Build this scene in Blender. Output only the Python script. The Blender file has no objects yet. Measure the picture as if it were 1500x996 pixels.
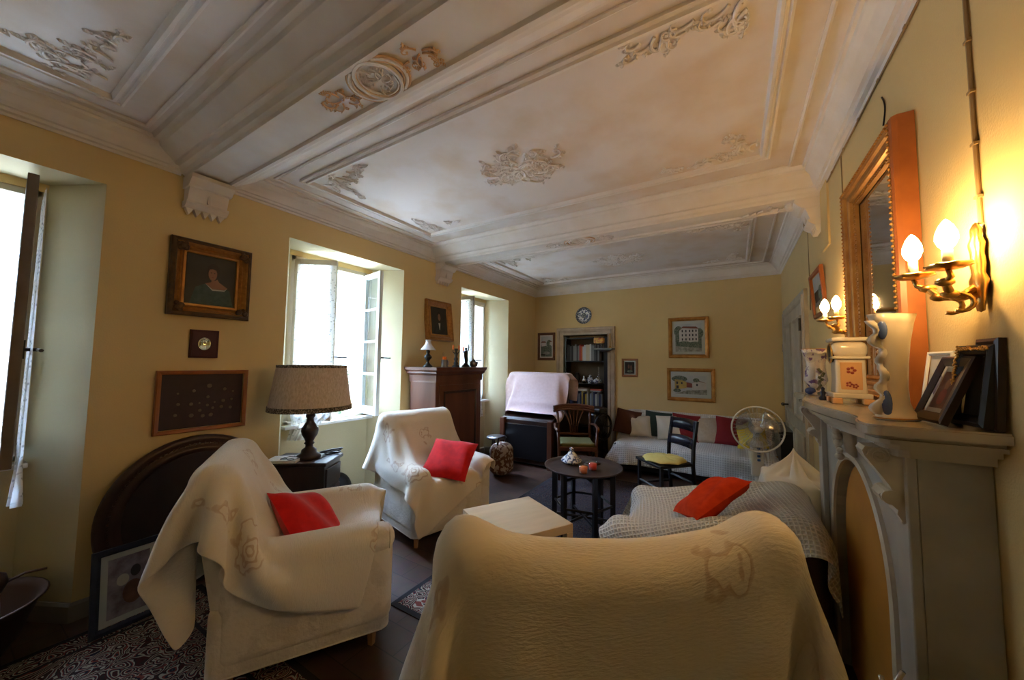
import bpy, math, random
import numpy as np
from mathutils import Vector, Matrix
R = math.radians
SC = bpy.context.scene
COL = SC.collection

# ------------------------------------------------------------------ camera, world, sun, exposure
def cam_setup():
    cd = bpy.data.cameras.new('camera'); co = bpy.data.objects.new('camera', cd); COL.objects.link(co)
    cd.sensor_width = 36; cd.lens = 531.0 / 1500 * 36; cd.clip_start = 0.02; cd.clip_end = 200
    yaw, pitch, roll = R(31.52), R(3.63), R(.70)
    f = Vector((-math.sin(yaw) * math.cos(pitch), math.cos(yaw) * math.cos(pitch), math.sin(pitch)))
    r = Vector((math.cos(yaw), math.sin(yaw), 0)); u = r.cross(f)
    r2 = r * math.cos(roll) + u * math.sin(roll); u2 = -r * math.sin(roll) + u * math.cos(roll)
    m = Matrix((r2, u2, -f)).transposed().to_4x4(); m.translation = Vector((0, 0, 1.51))
    co.matrix_world = m; SC.camera = co
cam_setup()
w = bpy.data.worlds.new('world'); SC.world = w; w.use_nodes = True
bg = w.node_tree.nodes['Background']; bg.inputs[0].default_value = (.47, .66, 1.0, 1); bg.inputs[1].default_value = 29.0
sd = bpy.data.lights.new('sun', 'SUN'); sd.energy = 36.0; sd.angle = R(1); sd.color = (1, .97, .93)
so = bpy.data.objects.new('sun', sd); COL.objects.link(so)
so.rotation_euler = Vector((-.62, .25, -.74)).to_track_quat('-Z', 'Y').to_euler()
SC.view_settings.view_transform = 'Standard'; SC.view_settings.look = 'None'
SC.view_settings.gamma = 1; SC.view_settings.use_curve_mapping = False
SC.view_settings.exposure = 1.5
SC.cycles.use_denoising = True
SC.cycles.max_bounces = 8; SC.cycles.diffuse_bounces = 5; SC.cycles.transparent_max_bounces = 12
SC.cycles.caustics_reflective = False; SC.cycles.caustics_refractive = False
SC.cycles.sample_clamp_indirect = 8
BULB = 92.0

XL, XR, YB, YN, ZC = -3.28, .58, 6.2, -1.7, 2.95
WINS = [(-.85, .54), (1.62, 2.91), (3.96, 5.22)]
XI = -3.62
for i, (a, b) in enumerate(WINS):
    ld = bpy.data.lights.new('window_portal', 'AREA'); ld.shape = 'RECTANGLE'; ld.size = 1.7; ld.size_y = b - a - .3
    ld.cycles.is_portal = True
    lo = bpy.data.objects.new('window_portal', ld); COL.objects.link(lo)
    lo.location = (-3.88, (a + b) / 2, 1.7); lo.rotation_euler = (0, R(-90), 0)

# ------------------------------------------------------------------ materials
def nn(t, k, **kw):
    n = t.nodes.new(k)
    for a, v in kw.items(): setattr(n, a, v)
    return n
def mat(name, c, rough=.6, c2=None, scale=8, metal=0, bump=0, bscale=60, spec=.4, detail=4, thr=None, coord='Object', sheen=0, stretch=None, trans=0, alpha=None):
    m = bpy.data.materials.new(name); m.use_nodes = True; t = m.node_tree; b = t.nodes['Principled BSDF']
    b.inputs['Base Color'].default_value = (*c, 1); b.inputs['Roughness'].default_value = rough
    b.inputs['Metallic'].default_value = metal; b.inputs['Specular IOR Level'].default_value = spec
    if sheen: b.inputs['Sheen Weight'].default_value = sheen
    if trans: b.inputs['Transmission Weight'].default_value = trans
    tc = nn(t, 'ShaderNodeTexCoord'); src = tc.outputs[coord]
    if stretch:
        mp = nn(t, 'ShaderNodeMapping'); mp.inputs['Scale'].default_value = stretch; t.links.new(src, mp.inputs[0]); src = mp.outputs[0]
    if c2:
        n = nn(t, 'ShaderNodeTexNoise'); n.inputs['Scale'].default_value = scale; n.inputs['Detail'].default_value = detail
        t.links.new(src, n.inputs['Vector'])
        r = nn(t, 'ShaderNodeValToRGB'); a, e = thr or (.35, .65)
        r.color_ramp.elements[0].position = a; r.color_ramp.elements[1].position = e
        r.color_ramp.elements[0].color = (*c, 1); r.color_ramp.elements[1].color = (*c2, 1)
        t.links.new(n.outputs['Fac'], r.inputs[0]); t.links.new(r.outputs[0], b.inputs['Base Color'])
    if bump:
        n = nn(t, 'ShaderNodeTexNoise'); n.inputs['Scale'].default_value = bscale; n.inputs['Detail'].default_value = 3
        t.links.new(src, n.inputs['Vector'])
        bp = nn(t, 'ShaderNodeBump'); bp.inputs['Strength'].default_value = bump; bp.inputs['Distance'].default_value = .01
        t.links.new(n.outputs['Fac'], bp.inputs['Height']); t.links.new(bp.outputs[0], b.inputs['Normal'])
    return m
def emis(name, c, s):
    m = bpy.data.materials.new(name); m.use_nodes = True; t = m.node_tree; b = t.nodes['Principled BSDF']
    b.inputs['Base Color'].default_value = (1, .8, .5, 1)
    b.inputs['Emission Color'].default_value = (*c, 1); b.inputs['Emission Strength'].default_value = s
    return m
def glass(name, c=(1, 1, 1), mix=.12, rough=.02):
    m = bpy.data.materials.new(name); m.use_nodes = True; t = m.node_tree; t.nodes.clear()
    o = nn(t, 'ShaderNodeOutputMaterial'); mx = nn(t, 'ShaderNodeMixShader'); tr = nn(t, 'ShaderNodeBsdfTransparent'); g = nn(t, 'ShaderNodeBsdfGlossy')
    tr.inputs[0].default_value = (*c, 1); g.inputs['Roughness'].default_value = rough; mx.inputs[0].default_value = mix
    t.links.new(tr.outputs[0], mx.inputs[1]); t.links.new(g.outputs[0], mx.inputs[2]); t.links.new(mx.outputs[0], o.inputs[0])
    return m
def lace(name, c, scale, lo, hi, base=.35):
    m = bpy.data.materials.new(name); m.use_nodes = True; t = m.node_tree; t.nodes.clear()
    o = nn(t, 'ShaderNodeOutputMaterial'); mx = nn(t, 'ShaderNodeMixShader'); tr = nn(t, 'ShaderNodeBsdfTransparent')
    ad = nn(t, 'ShaderNodeMixShader'); d = nn(t, 'ShaderNodeBsdfDiffuse'); tl = nn(t, 'ShaderNodeBsdfTranslucent')
    d.inputs[0].default_value = (*c, 1); tl.inputs[0].default_value = (*c, 1); ad.inputs[0].default_value = .5
    t.links.new(d.outputs[0], ad.inputs[1]); t.links.new(tl.outputs[0], ad.inputs[2])
    tc = nn(t, 'ShaderNodeTexCoord'); n = nn(t, 'ShaderNodeTexVoronoi'); n.inputs['Scale'].default_value = scale
    mp = nn(t, 'ShaderNodeMapRange'); mp.inputs[1].default_value = lo; mp.inputs[2].default_value = hi; mp.inputs[3].default_value = base; mp.inputs[4].default_value = .95
    t.links.new(tc.outputs['UV'], n.inputs['Vector']); t.links.new(n.outputs['Distance'], mp.inputs[0]); t.links.new(mp.outputs[0], mx.inputs[0])
    t.links.new(tr.outputs[0], mx.inputs[1]); t.links.new(ad.outputs[0], mx.inputs[2]); t.links.new(mx.outputs[0], o.inputs[0])
    return m
def planks(name):
    m = bpy.data.materials.new(name); m.use_nodes = True; t = m.node_tree; b = t.nodes['Principled BSDF']
    tc = nn(t, 'ShaderNodeTexCoord'); br = nn(t, 'ShaderNodeTexBrick')
    br.inputs['Color1'].default_value = (.085, .045, .03, 1); br.inputs['Color2'].default_value = (.05, .026, .018, 1); br.inputs['Mortar'].default_value = (.018, .01, .008, 1)
    br.inputs['Scale'].default_value = 1; br.inputs['Mortar Size'].default_value = .003; br.inputs['Brick Width'].default_value = .34; br.inputs['Row Height'].default_value = .17
    n = nn(t, 'ShaderNodeTexNoise'); n.inputs['Scale'].default_value = 14; n.inputs['Detail'].default_value = 5
    mx = nn(t, 'ShaderNodeMixRGB', blend_type='OVERLAY'); mx.inputs[0].default_value = .55
    t.links.new(tc.outputs['Object'], br.inputs['Vector']); t.links.new(tc.outputs['Object'], n.inputs['Vector'])
    t.links.new(br.outputs[0], mx.inputs[1]); t.links.new(n.outputs['Color'], mx.inputs[2]); t.links.new(mx.outputs[0], b.inputs['Base Color'])
    b.inputs['Roughness'].default_value = .33
    return m
def rugmat(name, cols, s1=10, s2=26):
    m = bpy.data.materials.new(name); m.use_nodes = True; t = m.node_tree; b = t.nodes['Principled BSDF']
    tc = nn(t, 'ShaderNodeTexCoord'); n = nn(t, 'ShaderNodeTexNoise'); n.inputs['Scale'].default_value = 5; n.inputs['Detail'].default_value = 2
    t.links.new(tc.outputs['Object'], n.inputs['Vector'])
    ad = nn(t, 'ShaderNodeMixRGB'); ad.inputs[0].default_value = .16; t.links.new(tc.outputs['Object'], ad.inputs[1]); t.links.new(n.outputs['Color'], ad.inputs[2])
    v = nn(t, 'ShaderNodeTexVoronoi', feature='SMOOTH_F1'); v.inputs['Scale'].default_value = s1; t.links.new(ad.outputs[0], v.inputs['Vector'])
    v2 = nn(t, 'ShaderNodeTexVoronoi'); v2.inputs['Scale'].default_value = s2; t.links.new(ad.outputs[0], v2.inputs['Vector'])
    mm = nn(t, 'ShaderNodeMath', operation='ADD'); t.links.new(v.outputs['Distance'], mm.inputs[0]); t.links.new(v2.outputs['Distance'], mm.inputs[1])
    m2 = nn(t, 'ShaderNodeMath', operation='MULTIPLY'); m2.inputs[1].default_value = 2.6; t.links.new(mm.outputs[0], m2.inputs[0])
    fr = nn(t, 'ShaderNodeMath', operation='FRACT'); t.links.new(m2.outputs[0], fr.inputs[0])
    r = nn(t, 'ShaderNodeValToRGB'); r.color_ramp.interpolation = 'CONSTANT'
    e = r.color_ramp.elements; e[0].color = (*cols[0], 1); e[1].position = 1 / len(cols); e[1].color = (*cols[1], 1)
    for i in range(2, len(cols)):
        x = e.new(i / len(cols)); x.color = (*cols[i], 1)
    t.links.new(fr.outputs[0], r.inputs[0]); t.links.new(r.outputs[0], b.inputs['Base Color']); b.inputs['Roughness'].default_value = .95
    b.inputs['Specular IOR Level'].default_value = .1
    return m
def waffle(name, c, scale, strength=.8):
    m = mat(name, c, .9, spec=.1, sheen=.2); t = m.node_tree; b = t.nodes['Principled BSDF']
    tc = nn(t, 'ShaderNodeTexCoord'); mp = nn(t, 'ShaderNodeMapping'); mp.inputs['Scale'].default_value = (scale, scale, 1); t.links.new(tc.outputs['UV'], mp.inputs[0])
    s = nn(t, 'ShaderNodeSeparateXYZ'); t.links.new(mp.outputs[0], s.inputs[0])
    outs = []
    for i in (0, 1):
        q = nn(t, 'ShaderNodeMath', operation='SINE'); t.links.new(s.outputs[i], q.inputs[0])
        q2 = nn(t, 'ShaderNodeMath', operation='ABSOLUTE'); t.links.new(q.outputs[0], q2.inputs[0]); outs.append(q2)
    mm = nn(t, 'ShaderNodeMath', operation='MINIMUM'); t.links.new(outs[0].outputs[0], mm.inputs[0]); t.links.new(outs[1].outputs[0], mm.inputs[1])
    bp = nn(t, 'ShaderNodeBump'); bp.invert = True; bp.inputs['Strength'].default_value = strength; bp.inputs['Distance'].default_value = .008
    t.links.new(mm.outputs[0], bp.inputs['Height']); t.links.new(bp.outputs[0], b.inputs['Normal'])
    mr = nn(t, 'ShaderNodeMapRange'); mr.inputs[1].default_value = 0; mr.inputs[2].default_value = .8; mr.inputs[3].default_value = 1; mr.inputs[4].default_value = .7
    mx = nn(t, 'ShaderNodeMixRGB', blend_type='MULTIPLY'); mx.inputs[0].default_value = 1; mx.inputs[1].default_value = (*c, 1)
    t.links.new(mm.outputs[0], mr.inputs[0]); t.links.new(mr.outputs[0], mx.inputs[2]); t.links.new(mx.outputs[0], b.inputs['Base Color'])
    return m
def throwmat(name, c, motif):
    """quilted cloth with woven curled leaf motifs a little browner than the ground"""
    m = mat(name, c, .95, spec=.05, sheen=.3); t = m.node_tree; b = t.nodes['Principled BSDF']
    tc = nn(t, 'ShaderNodeTexCoord')
    v = nn(t, 'ShaderNodeTexVoronoi'); v.inputs['Scale'].default_value = 3.3; v.inputs['Randomness'].default_value = .75; t.links.new(tc.outputs['UV'], v.inputs['Vector'])
    n = nn(t, 'ShaderNodeTexNoise'); n.inputs['Scale'].default_value = 15; n.inputs['Detail'].default_value = 1.5; t.links.new(tc.outputs['UV'], n.inputs['Vector'])
    ma = nn(t, 'ShaderNodeMath', operation='MULTIPLY_ADD'); ma.inputs[1].default_value = .55; t.links.new(n.outputs['Fac'], ma.inputs[0]); t.links.new(v.outputs['Distance'], ma.inputs[2])
    rings = nn(t, 'ShaderNodeMath', operation='MULTIPLY'); rings.inputs[1].default_value = 48; t.links.new(ma.outputs[0], rings.inputs[0])
    si = nn(t, 'ShaderNodeMath', operation='SINE'); t.links.new(rings.outputs[0], si.inputs[0])
    r1 = nn(t, 'ShaderNodeMapRange'); r1.inputs[1].default_value = .1; r1.inputs[2].default_value = .6; t.links.new(si.outputs[0], r1.inputs[0])
    r2 = nn(t, 'ShaderNodeMapRange'); r2.inputs[1].default_value = .62; r2.inputs[2].default_value = .54; t.links.new(ma.outputs[0], r2.inputs[0])
    mu = nn(t, 'ShaderNodeMath', operation='MULTIPLY'); t.links.new(r1.outputs[0], mu.inputs[0]); t.links.new(r2.outputs[0], mu.inputs[1])
    m3 = nn(t, 'ShaderNodeMath', operation='MULTIPLY'); m3.inputs[1].default_value = .6; t.links.new(mu.outputs[0], m3.inputs[0])
    mx = nn(t, 'ShaderNodeMixRGB'); mx.inputs[1].default_value = (*c, 1); mx.inputs[2].default_value = (*motif, 1)
    t.links.new(m3.outputs[0], mx.inputs[0]); t.links.new(mx.outputs[0], b.inputs['Base Color'])
    fn = nn(t, 'ShaderNodeTexNoise'); fn.inputs['Scale'].default_value = 1; fn.inputs['Detail'].default_value = 4
    mp = nn(t, 'ShaderNodeMapping'); mp.inputs['Scale'].default_value = (190, 45, 1); mp.inputs['Rotation'].default_value = (0, 0, .5)
    t.links.new(tc.outputs['UV'], mp.inputs[0]); t.links.new(mp.outputs[0], fn.inputs['Vector'])
    bp = nn(t, 'ShaderNodeBump'); bp.inputs['Strength'].default_value = .5; bp.inputs['Distance'].default_value = .006
    t.links.new(fn.outputs['Fac'], bp.inputs['Height']); t.links.new(bp.outputs[0], b.inputs['Normal'])
    return m

M = {}
M['wall'] = mat('yellow_wall', (.68, .515, .25), .85, (.64, .48, .225), 1.2, bump=.12, bscale=140, spec=.2)
M['reveal'] = mat('window_reveal_paint', (.6, .53, .34), .8, (.56, .5, .32), 2, bump=.1, bscale=90, spec=.2)
M['plaster'] = mat('ceiling_plaster', (.68, .62, .57), .8, (.6, .48, .36), 2.6, bump=.15, bscale=12, spec=.2, detail=9, thr=(.45, .72))
M['stucco'] = mat('white_stucco', (.73, .69, .65), .7, (.68, .62, .55), 5, spec=.3)
M['stucco_warm'] = mat('ochre_tinted_stucco', (.66, .42, .22), .6, (.6, .38, .2), 9)
M['floor'] = planks('dark_tile_floor')
M['skirt'] = mat('grey_skirting', (.22, .2, .18), .5)
M['wframe'] = mat('cream_window_paint', (.55, .49, .37), .5, (.5, .44, .32), 5)
M['wframe_pale'] = mat('pale_blue_grey_paint', (.6, .66, .66), .5)
M['darkwood'] = mat('dark_walnut', (.035, .014, .008), .35, (.014, .006, .004), 6, stretch=(1, 1, .15), spec=.5)
M['redwood'] = mat('red_mahogany', (.13, .045, .022), .33, (.07, .022, .012), 5, stretch=(1, 1, .12))
M['boardwood'] = mat('dark_carved_wood', (.05, .02, .011), .35, (.03, .012, .007), 6)
M['midwood'] = mat('brown_wood', (.16, .065, .03), .4, (.09, .034, .015), 8, stretch=(.2, 1, 1))
M['black'] = mat('black_lacquer', (.009, .008, .009), .3)
M['blackiron'] = mat('black_iron', (.02, .02, .022), .4, metal=.6)
M['birch'] = mat('birch_veneer', (.62, .46, .27), .45, (.55, .4, .23), 7, stretch=(.3, 2, 1))
M['footwood'] = mat('beech_foot', (.4, .2, .08), .4)
M['slip'] = mat('slipcover_damask', (.6, .54, .44), .95, (.67, .61, .51), 9, bump=.4, bscale=60, spec=.05, sheen=.3, thr=(.46, .52))
M['throw'] = throwmat('cream_quilted_throw', (.7, .62, .49), (.4, .23, .13))
M['throw2'] = throwmat('cream_quilted_throw_b', (.72, .66, .55), (.46, .29, .17))
M['waffle'] = waffle('ivory_waffle_cloth', (.8, .78, .71), 150, .9)
M['waffle_white'] = waffle('white_ribbed_cover', (.78, .78, .77), 120, .9)
M['red'] = mat('red_cotton', (.62, .012, .012), .85, (.5, .01, .012), 20, bump=.15, bscale=300, spec=.1, sheen=.2)
M['redorange'] = mat('orange_red_cotton', (.72, .055, .012), .85, (.62, .04, .01), 20, bump=.15, bscale=300, spec=.1)
M['darkred'] = mat('dark_red_cotton', (.2, .012, .016), .9)
M['green'] = mat('dark_green_cotton', (.018, .035, .028), .9)
M['beige'] = mat('beige_cotton', (.5, .42, .32), .9, (.45, .37, .28), 30)
M['creamc'] = mat('cream_cotton', (.62, .56, .45), .9)
M['brownc'] = mat('brown_velvet', (.09, .03, .018), .9)
M['yellow'] = mat('yellow_cotton', (.72, .55, .06), .9)
M['yellowpale'] = mat('pale_yellow_cotton', (.72, .6, .2), .9, (.66, .53, .15), 14)
M['olive'] = mat('olive_seat_fabric', (.13, .12, .04), .9)
M['leather'] = mat('dark_brown_leather', (.03, .014, .014), .32, bump=.3, bscale=90)
M['white'] = mat('white_paint', (.7, .7, .68), .5)
M['whitecloth'] = mat('white_cotton_cloth', (.72, .7, .64), .9, (.68, .65, .58), 6, sheen=.2)
M['pinkcloth'] = mat('pale_pink_cotton', (.66, .5, .49), .9, (.62, .46, .45), 30, sheen=.2, bump=.2, bscale=200)
M['gilt'] = mat('gilt_wood', (.55, .27, .06), .35, (.4, .17, .035), 12, metal=.45, spec=.6)
M['giltdark'] = mat('antique_gilt', (.3, .14, .04), .4, (.08, .035, .012), 14, metal=.5)
M['gilt2'] = mat('dull_gilt', (.42, .19, .045), .35, (.3, .13, .03), 40, metal=.5)
M['giltblack'] = mat('blackened_gilt', (.06, .03, .015), .4, (.11, .055, .02), 30, metal=.3)
M['backlit_brown'] = mat('backlit_casement_brown', (.15, .115, .085), .5, (.11, .08, .06), 8)  # leftmost casements: shade of the backlit leaf put into a darker brown
M['orangewood'] = mat('orange_stained_wood', (.33, .105, .024), .4, (.25, .075, .018), 8)
M['brass'] = mat('antique_brass', (.55, .32, .09), .3, metal=.95)
M['bronze'] = mat('dark_bronze', (.035, .035, .03), .35, metal=.6)
M['pewter'] = mat('pewter', (.25, .25, .25), .35, metal=.9)
M['silver'] = mat('silver', (.6, .6, .6), .25, metal=.95)
M['porcelain'] = mat('cream_porcelain', (.75, .66, .53), .15, spec=.6)
M['porcwhite'] = mat('white_porcelain', (.72, .72, .72), .12, spec=.6)
M['porcblue'] = mat('blue_glaze', (.09, .15, .42), .15, spec=.6)
M['porcpat'] = mat('flower_patterned_porcelain', (.75, .72, .68), .15, (.2, .12, .3), 26, thr=(.55, .6), spec=.6)
M['porcpatblue'] = mat('blue_patterned_porcelain', (.65, .66, .66), .2, (.08, .11, .2), 45, thr=(.5, .54), spec=.6)
M['peach'] = mat('peach_glaze', (.75, .42, .2), .2)
M['marble'] = mat('grey_marble', (.42, .4, .37), .3, (.27, .26, .25), 3.5, detail=10, thr=(.4, .7), spec=.5)
M['marblelt'] = mat('pale_carved_marble', (.6, .55, .46), .35, (.5, .45, .38), 7)
M['board'] = mat('tan_painted_fireboard', (.5, .22, .03), .7, (.42, .18, .025), 4)
M['shade'] = mat('linen_shade', (.64, .53, .41), .95, (.5, .4, .29), 90, bump=.3, bscale=200, spec=.05, stretch=(1, 1, .4))
M['braid'] = mat('dark_braid', (.07, .06, .045), .9, (.3, .25, .18), 90, thr=(.5, .56))
M['paper'] = mat('paper', (.62, .58, .5), .8)
M['bluepaper'] = mat('pale_blue_mount', (.5, .53, .5), .8)
M['candle'] = mat('orange_wax', (.85, .2, .02), .5)
M['candlered'] = mat('red_wax', (.8, .06, .03), .5)
M['ivorysleeve'] = mat('ivory_candle_sleeve', (.75, .6, .35), .5)
M['bulb'] = emis('lit_bulb_glass', (1, .62, .24), BULB)
M['glass'] = glass('clear_glass'); M['pane'] = glass('window_pane_glass', (.96, .98, .98), .05)
M['fanglass'] = glass('clear_fan_blade', (.75, .78, .8), .3, .2)
M['lace'] = lace('white_lace', (.85, .84, .82), 40, .05, .4, .3)
M['lacebor'] = lace('lace_border', (.8, .72, .55), 60, .05, .35, .6)
M['mirror'] = mat('mirror_glass', (.62, .6, .56), .04, metal=1)
M['rug_front'] = rugmat('persian_rug_pattern', [(.05, .015, .015), (.3, .27, .2), (.02, .02, .03), (.16, .04, .03), (.33, .3, .24), (.03, .02, .02)], 7, 20)
M['rug_back'] = rugmat('blue_rug_pattern', [(.015, .015, .025), (.06, .055, .07), (.02, .018, .02), (.09, .075, .07), (.05, .02, .02)], 8, 22)
M['rugedge'] = mat('rug_border', (.012, .01, .012), .95)
M['garden'] = mat('stone_terrace', (.5, .47, .42), .9, (.38, .36, .33), 3, bump=.5, bscale=9)
M['stone'] = mat('rough_stone_wall', (.12, .11, .1), .9, (.035, .035, .03), 2.2, bump=1, bscale=5, detail=8)
M['leaf'] = mat('garden_leaves', (.012, .04, .008), .7, (.03, .07, .015), 6)
M['leafgrey'] = mat('silver_leaves', (.06, .08, .05), .7, (.03, .055, .02), 6)
M['hill'] = mat('hillside', (.015, .03, .02), .95, (.05, .05, .04), 1.2)
M['copper'] = mat('old_copper', (.09, .05, .035), .45, metal=.7)

# ------------------------------------------------------------------ mesh builder
class MB:
    def __init__(s): s.v = []; s.f = []; s.m = []; s.mats = []; s.cur = 0
    def use(s, m):
        m = M[m] if isinstance(m, str) else m
        if m not in s.mats: s.mats.append(m)
        s.cur = s.mats.index(m); return s
    def add(s, vs, fs):
        o = len(s.v); s.v += [tuple(map(float, p)) for p in vs]; s.f += [tuple(o + i for i in f) for f in fs]; s.m += [s.cur] * len(fs); return s
    def box(s, x0, x1, y0, y1, z0, z1):
        return s.add([(x0, y0, z0), (x1, y0, z0), (x1, y1, z0), (x0, y1, z0), (x0, y0, z1), (x1, y0, z1), (x1, y1, z1), (x0, y1, z1)],
                     [(3, 2, 1, 0), (4, 5, 6, 7), (0, 1, 5, 4), (1, 2, 6, 5), (2, 3, 7, 6), (3, 0, 4, 7)])
    def prism(s, poly, a, b, fn=None):
        """poly 2-D outline extruded from a to b; fn(u,v,w)->xyz"""
        fn = fn or (lambda u, v, w: (u, v, w)); n = len(poly)
        return s.add([fn(u, v, a) for u, v in poly] + [fn(u, v, b) for u, v in poly],
                     [tuple(reversed(range(n))), tuple(range(n, 2 * n))] + [(i, (i + 1) % n, n + (i + 1) % n, n + i) for i in range(n)])
    def lathe(s, prof, n=24, c=(0, 0, 0), sx=1, sy=1, mod=None, cap=True):
        vs = []; fs = []
        for k, (r, z) in enumerate(prof):
            for i in range(n):
                a = 2 * math.pi * i / n; rr = r * (mod(a, z, k / max(1, len(prof) - 1)) if mod else 1)
                vs.append((c[0] + rr * math.cos(a) * sx, c[1] + rr * math.sin(a) * sy, c[2] + z))
        for k in range(len(prof) - 1):
            for i in range(n):
                fs.append((k * n + i, k * n + (i + 1) % n, (k + 1) * n + (i + 1) % n, (k + 1) * n + i))
        if cap:
            fs.append(tuple(reversed(range(n)))); fs.append(tuple(range((len(prof) - 1) * n, len(prof) * n)))
        return s.add(vs, fs)
    def tube(s, pts, r, n=8, closed=False):
        P = [Vector(p) for p in pts]; L = len(P); rs = r if isinstance(r, (list, tuple)) else [r] * L
        vs = []; fs = []; up = None
        for i in range(L):
            a = P[(i - 1) % L] if (closed or i > 0) else P[i]; b = P[(i + 1) % L] if (closed or i < L - 1) else P[i]
            t = (b - a); t = t.normalized() if t.length > 1e-9 else Vector((0, 0, 1))
            if up is None: up = Vector((0, 0, 1)) if abs(t.z) < .9 else Vector((1, 0, 0))
            u = t.cross(up); u = u.normalized() if u.length > 1e-6 else t.orthogonal().normalized(); w_ = u.cross(t).normalized(); up = w_
            for k in range(n):
                q = 2 * math.pi * k / n; vs.append(tuple(P[i] + (u * math.cos(q) + w_ * math.sin(q)) * rs[i]))
        for i in range(L if closed else L - 1):
            j = (i + 1) % L
            for k in range(n): fs.append((i * n + k, i * n + (k + 1) % n, j * n + (k + 1) % n, j * n + k))
        if not closed: fs += [tuple(reversed(range(n))), tuple(range((L - 1) * n, L * n))]
        return s.add(vs, fs)
    def sph(s, c, r, sx=1, sy=1, sz=1, n=10, m=6):
        vs = [(c[0] + r * sx * math.sin(math.pi * j / m) * math.cos(2 * math.pi * i / n), c[1] + r * sy * math.sin(math.pi * j / m) * math.sin(2 * math.pi * i / n), c[2] + r * sz * math.cos(math.pi * j / m)) for j in range(1, m) for i in range(n)]
        vs += [(c[0], c[1], c[2] + r * sz), (c[0], c[1], c[2] - r * sz)]; t = len(vs) - 2; fs = []
        for j in range(m - 2):
            for i in range(n): fs.append((j * n + i, (j + 1) * n + i, (j + 1) * n + (i + 1) % n, j * n + (i + 1) % n))
        for i in range(n): fs.append((t, i, (i + 1) % n)); fs.append((t + 1, (m - 2) * n + (i + 1) % n, (m - 2) * n + i))
        return s.add(vs, fs)
    def sweep(s, prof, path, fn, closed=True):
        """mitred moulding: path of (a,b), profile of (offset to the left, height); fn(a,b,h)->xyz"""
        n = len(path); k = len(prof); vs = []; fs = []
        for i in range(n):
            p = Vector(path[i]); a = Vector(path[i - 1]) if (closed or i) else None; b = Vector(path[(i + 1) % n]) if (closed or i < n - 1) else None
            d1 = (p - a).normalized() if a is not None else None; d2 = (b - p).normalized() if b is not None else None
            if d1 is None: d1 = d2
            if d2 is None: d2 = d1
            n1 = Vector((-d1.y, d1.x)); n2 = Vector((-d2.y, d2.x)); mt = (n1 + n2); mt = mt / max(.2, (1 + n1.dot(n2)))
            for o, h in prof: q = p + mt * o; vs.append(fn(q.x, q.y, h))
        for i in range(n if closed else n - 1):
            j = (i + 1) % n
            for q in range(k - 1): fs.append((i * k + q, j * k + q, j * k + q + 1, i * k + q + 1))
        return s.add(vs, fs)
    def rbox(s, c, size, r, fn=None, mid=2):
        hx, hy, hz = [q / 2 for q in size]; r = min(r, hx * .999, hy * .999, hz * .999)
        def ax(h):
            inner = h - r; e = [inner + r * math.tan(R(t)) for t in (0, 15, 30, 45)]
            m_ = [inner * (2 * i / (mid + 1) - 1) for i in range(1, mid + 1)] if inner > 1e-4 else []
            neg = [-q for q in reversed(e)]
            return sorted(set(round(q, 6) for q in neg + m_ + e))
        A = [ax(hx), ax(hy), ax(hz)]; H = (hx, hy, hz); idx = {}; vs = []; fs = []
        def V(p):
            q = [max(-(H[i] - r), min(H[i] - r, p[i])) for i in range(3)]; d = [p[i] - q[i] for i in range(3)]; L = math.sqrt(sum(x * x for x in d))
            p2 = tuple(q[i] + d[i] / L * r for i in range(3)) if L > 1e-9 else p
            key = tuple(round(x, 5) for x in p)
            if key not in idx:
                idx[key] = len(vs); o = (p2[0] + c[0], p2[1] + c[1], p2[2] + c[2]); vs.append(fn(*o) if fn else o)
            return idx[key]
        for a in range(3):
            b_, c_ = (a + 1) % 3, (a + 2) % 3
            for sg in (-1, 1):
                for i in range(len(A[b_]) - 1):
                    for j in range(len(A[c_]) - 1):
                        q = []
                        for (ii, jj) in ((i, j), (i + 1, j), (i + 1, j + 1), (i, j + 1)):
                            p = [0, 0, 0]; p[a] = sg * H[a]; p[b_] = A[b_][ii]; p[c_] = A[c_][jj]; q.append(V(tuple(p)))
                        fs.append(tuple(q if sg > 0 else reversed(q)))
        return s.add(vs, fs)
    def build(s, name, m=None, parent=None, smooth=False, loc=None, rz=0, bevel=0):
        me = bpy.data.meshes.new(name); me.from_pydata(s.v, [], s.f)
        if m is not None: me.materials.append(M[m] if isinstance(m, str) else m)
        elif s.mats:
            for q in s.mats: me.materials.append(q)
            me.polygons.foreach_set('material_index', s.m)
        me.validate()
        if smooth: me.shade_smooth() if hasattr(me, 'shade_smooth') else me.polygons.foreach_set('use_smooth', [True] * len(me.polygons))
        me.update()
        o = bpy.data.objects.new(name, me); COL.objects.link(o)
        if parent is not None: o.parent = parent
        if loc is not None: o.location = loc
        if rz: o.rotation_euler.z = rz
        if bevel:
            b = o.modifiers.new('bevel', 'BEVEL'); b.width = bevel; b.segments = 2; b.limit_method = 'ANGLE'
        if smooth == 'angle':
            pass
        return o
def thing(name, label, cat, loc=(0, 0, 0), rz=0, group=None):
    o = bpy.data.objects.new(name, None); COL.objects.link(o); o.empty_display_size = .1
    o.location = loc; o.rotation_euler = (0, 0, rz); o['label'] = label; o['category'] = cat
    if group: o['group'] = group
    return o
def tag(o, label, cat, group=None, kind=None):
    if label: o['label'] = label; o['category'] = cat
    if group: o['group'] = group
    if kind: o['kind'] = kind
    return o
def struct(o): o['kind'] = 'structure'; return o
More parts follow.
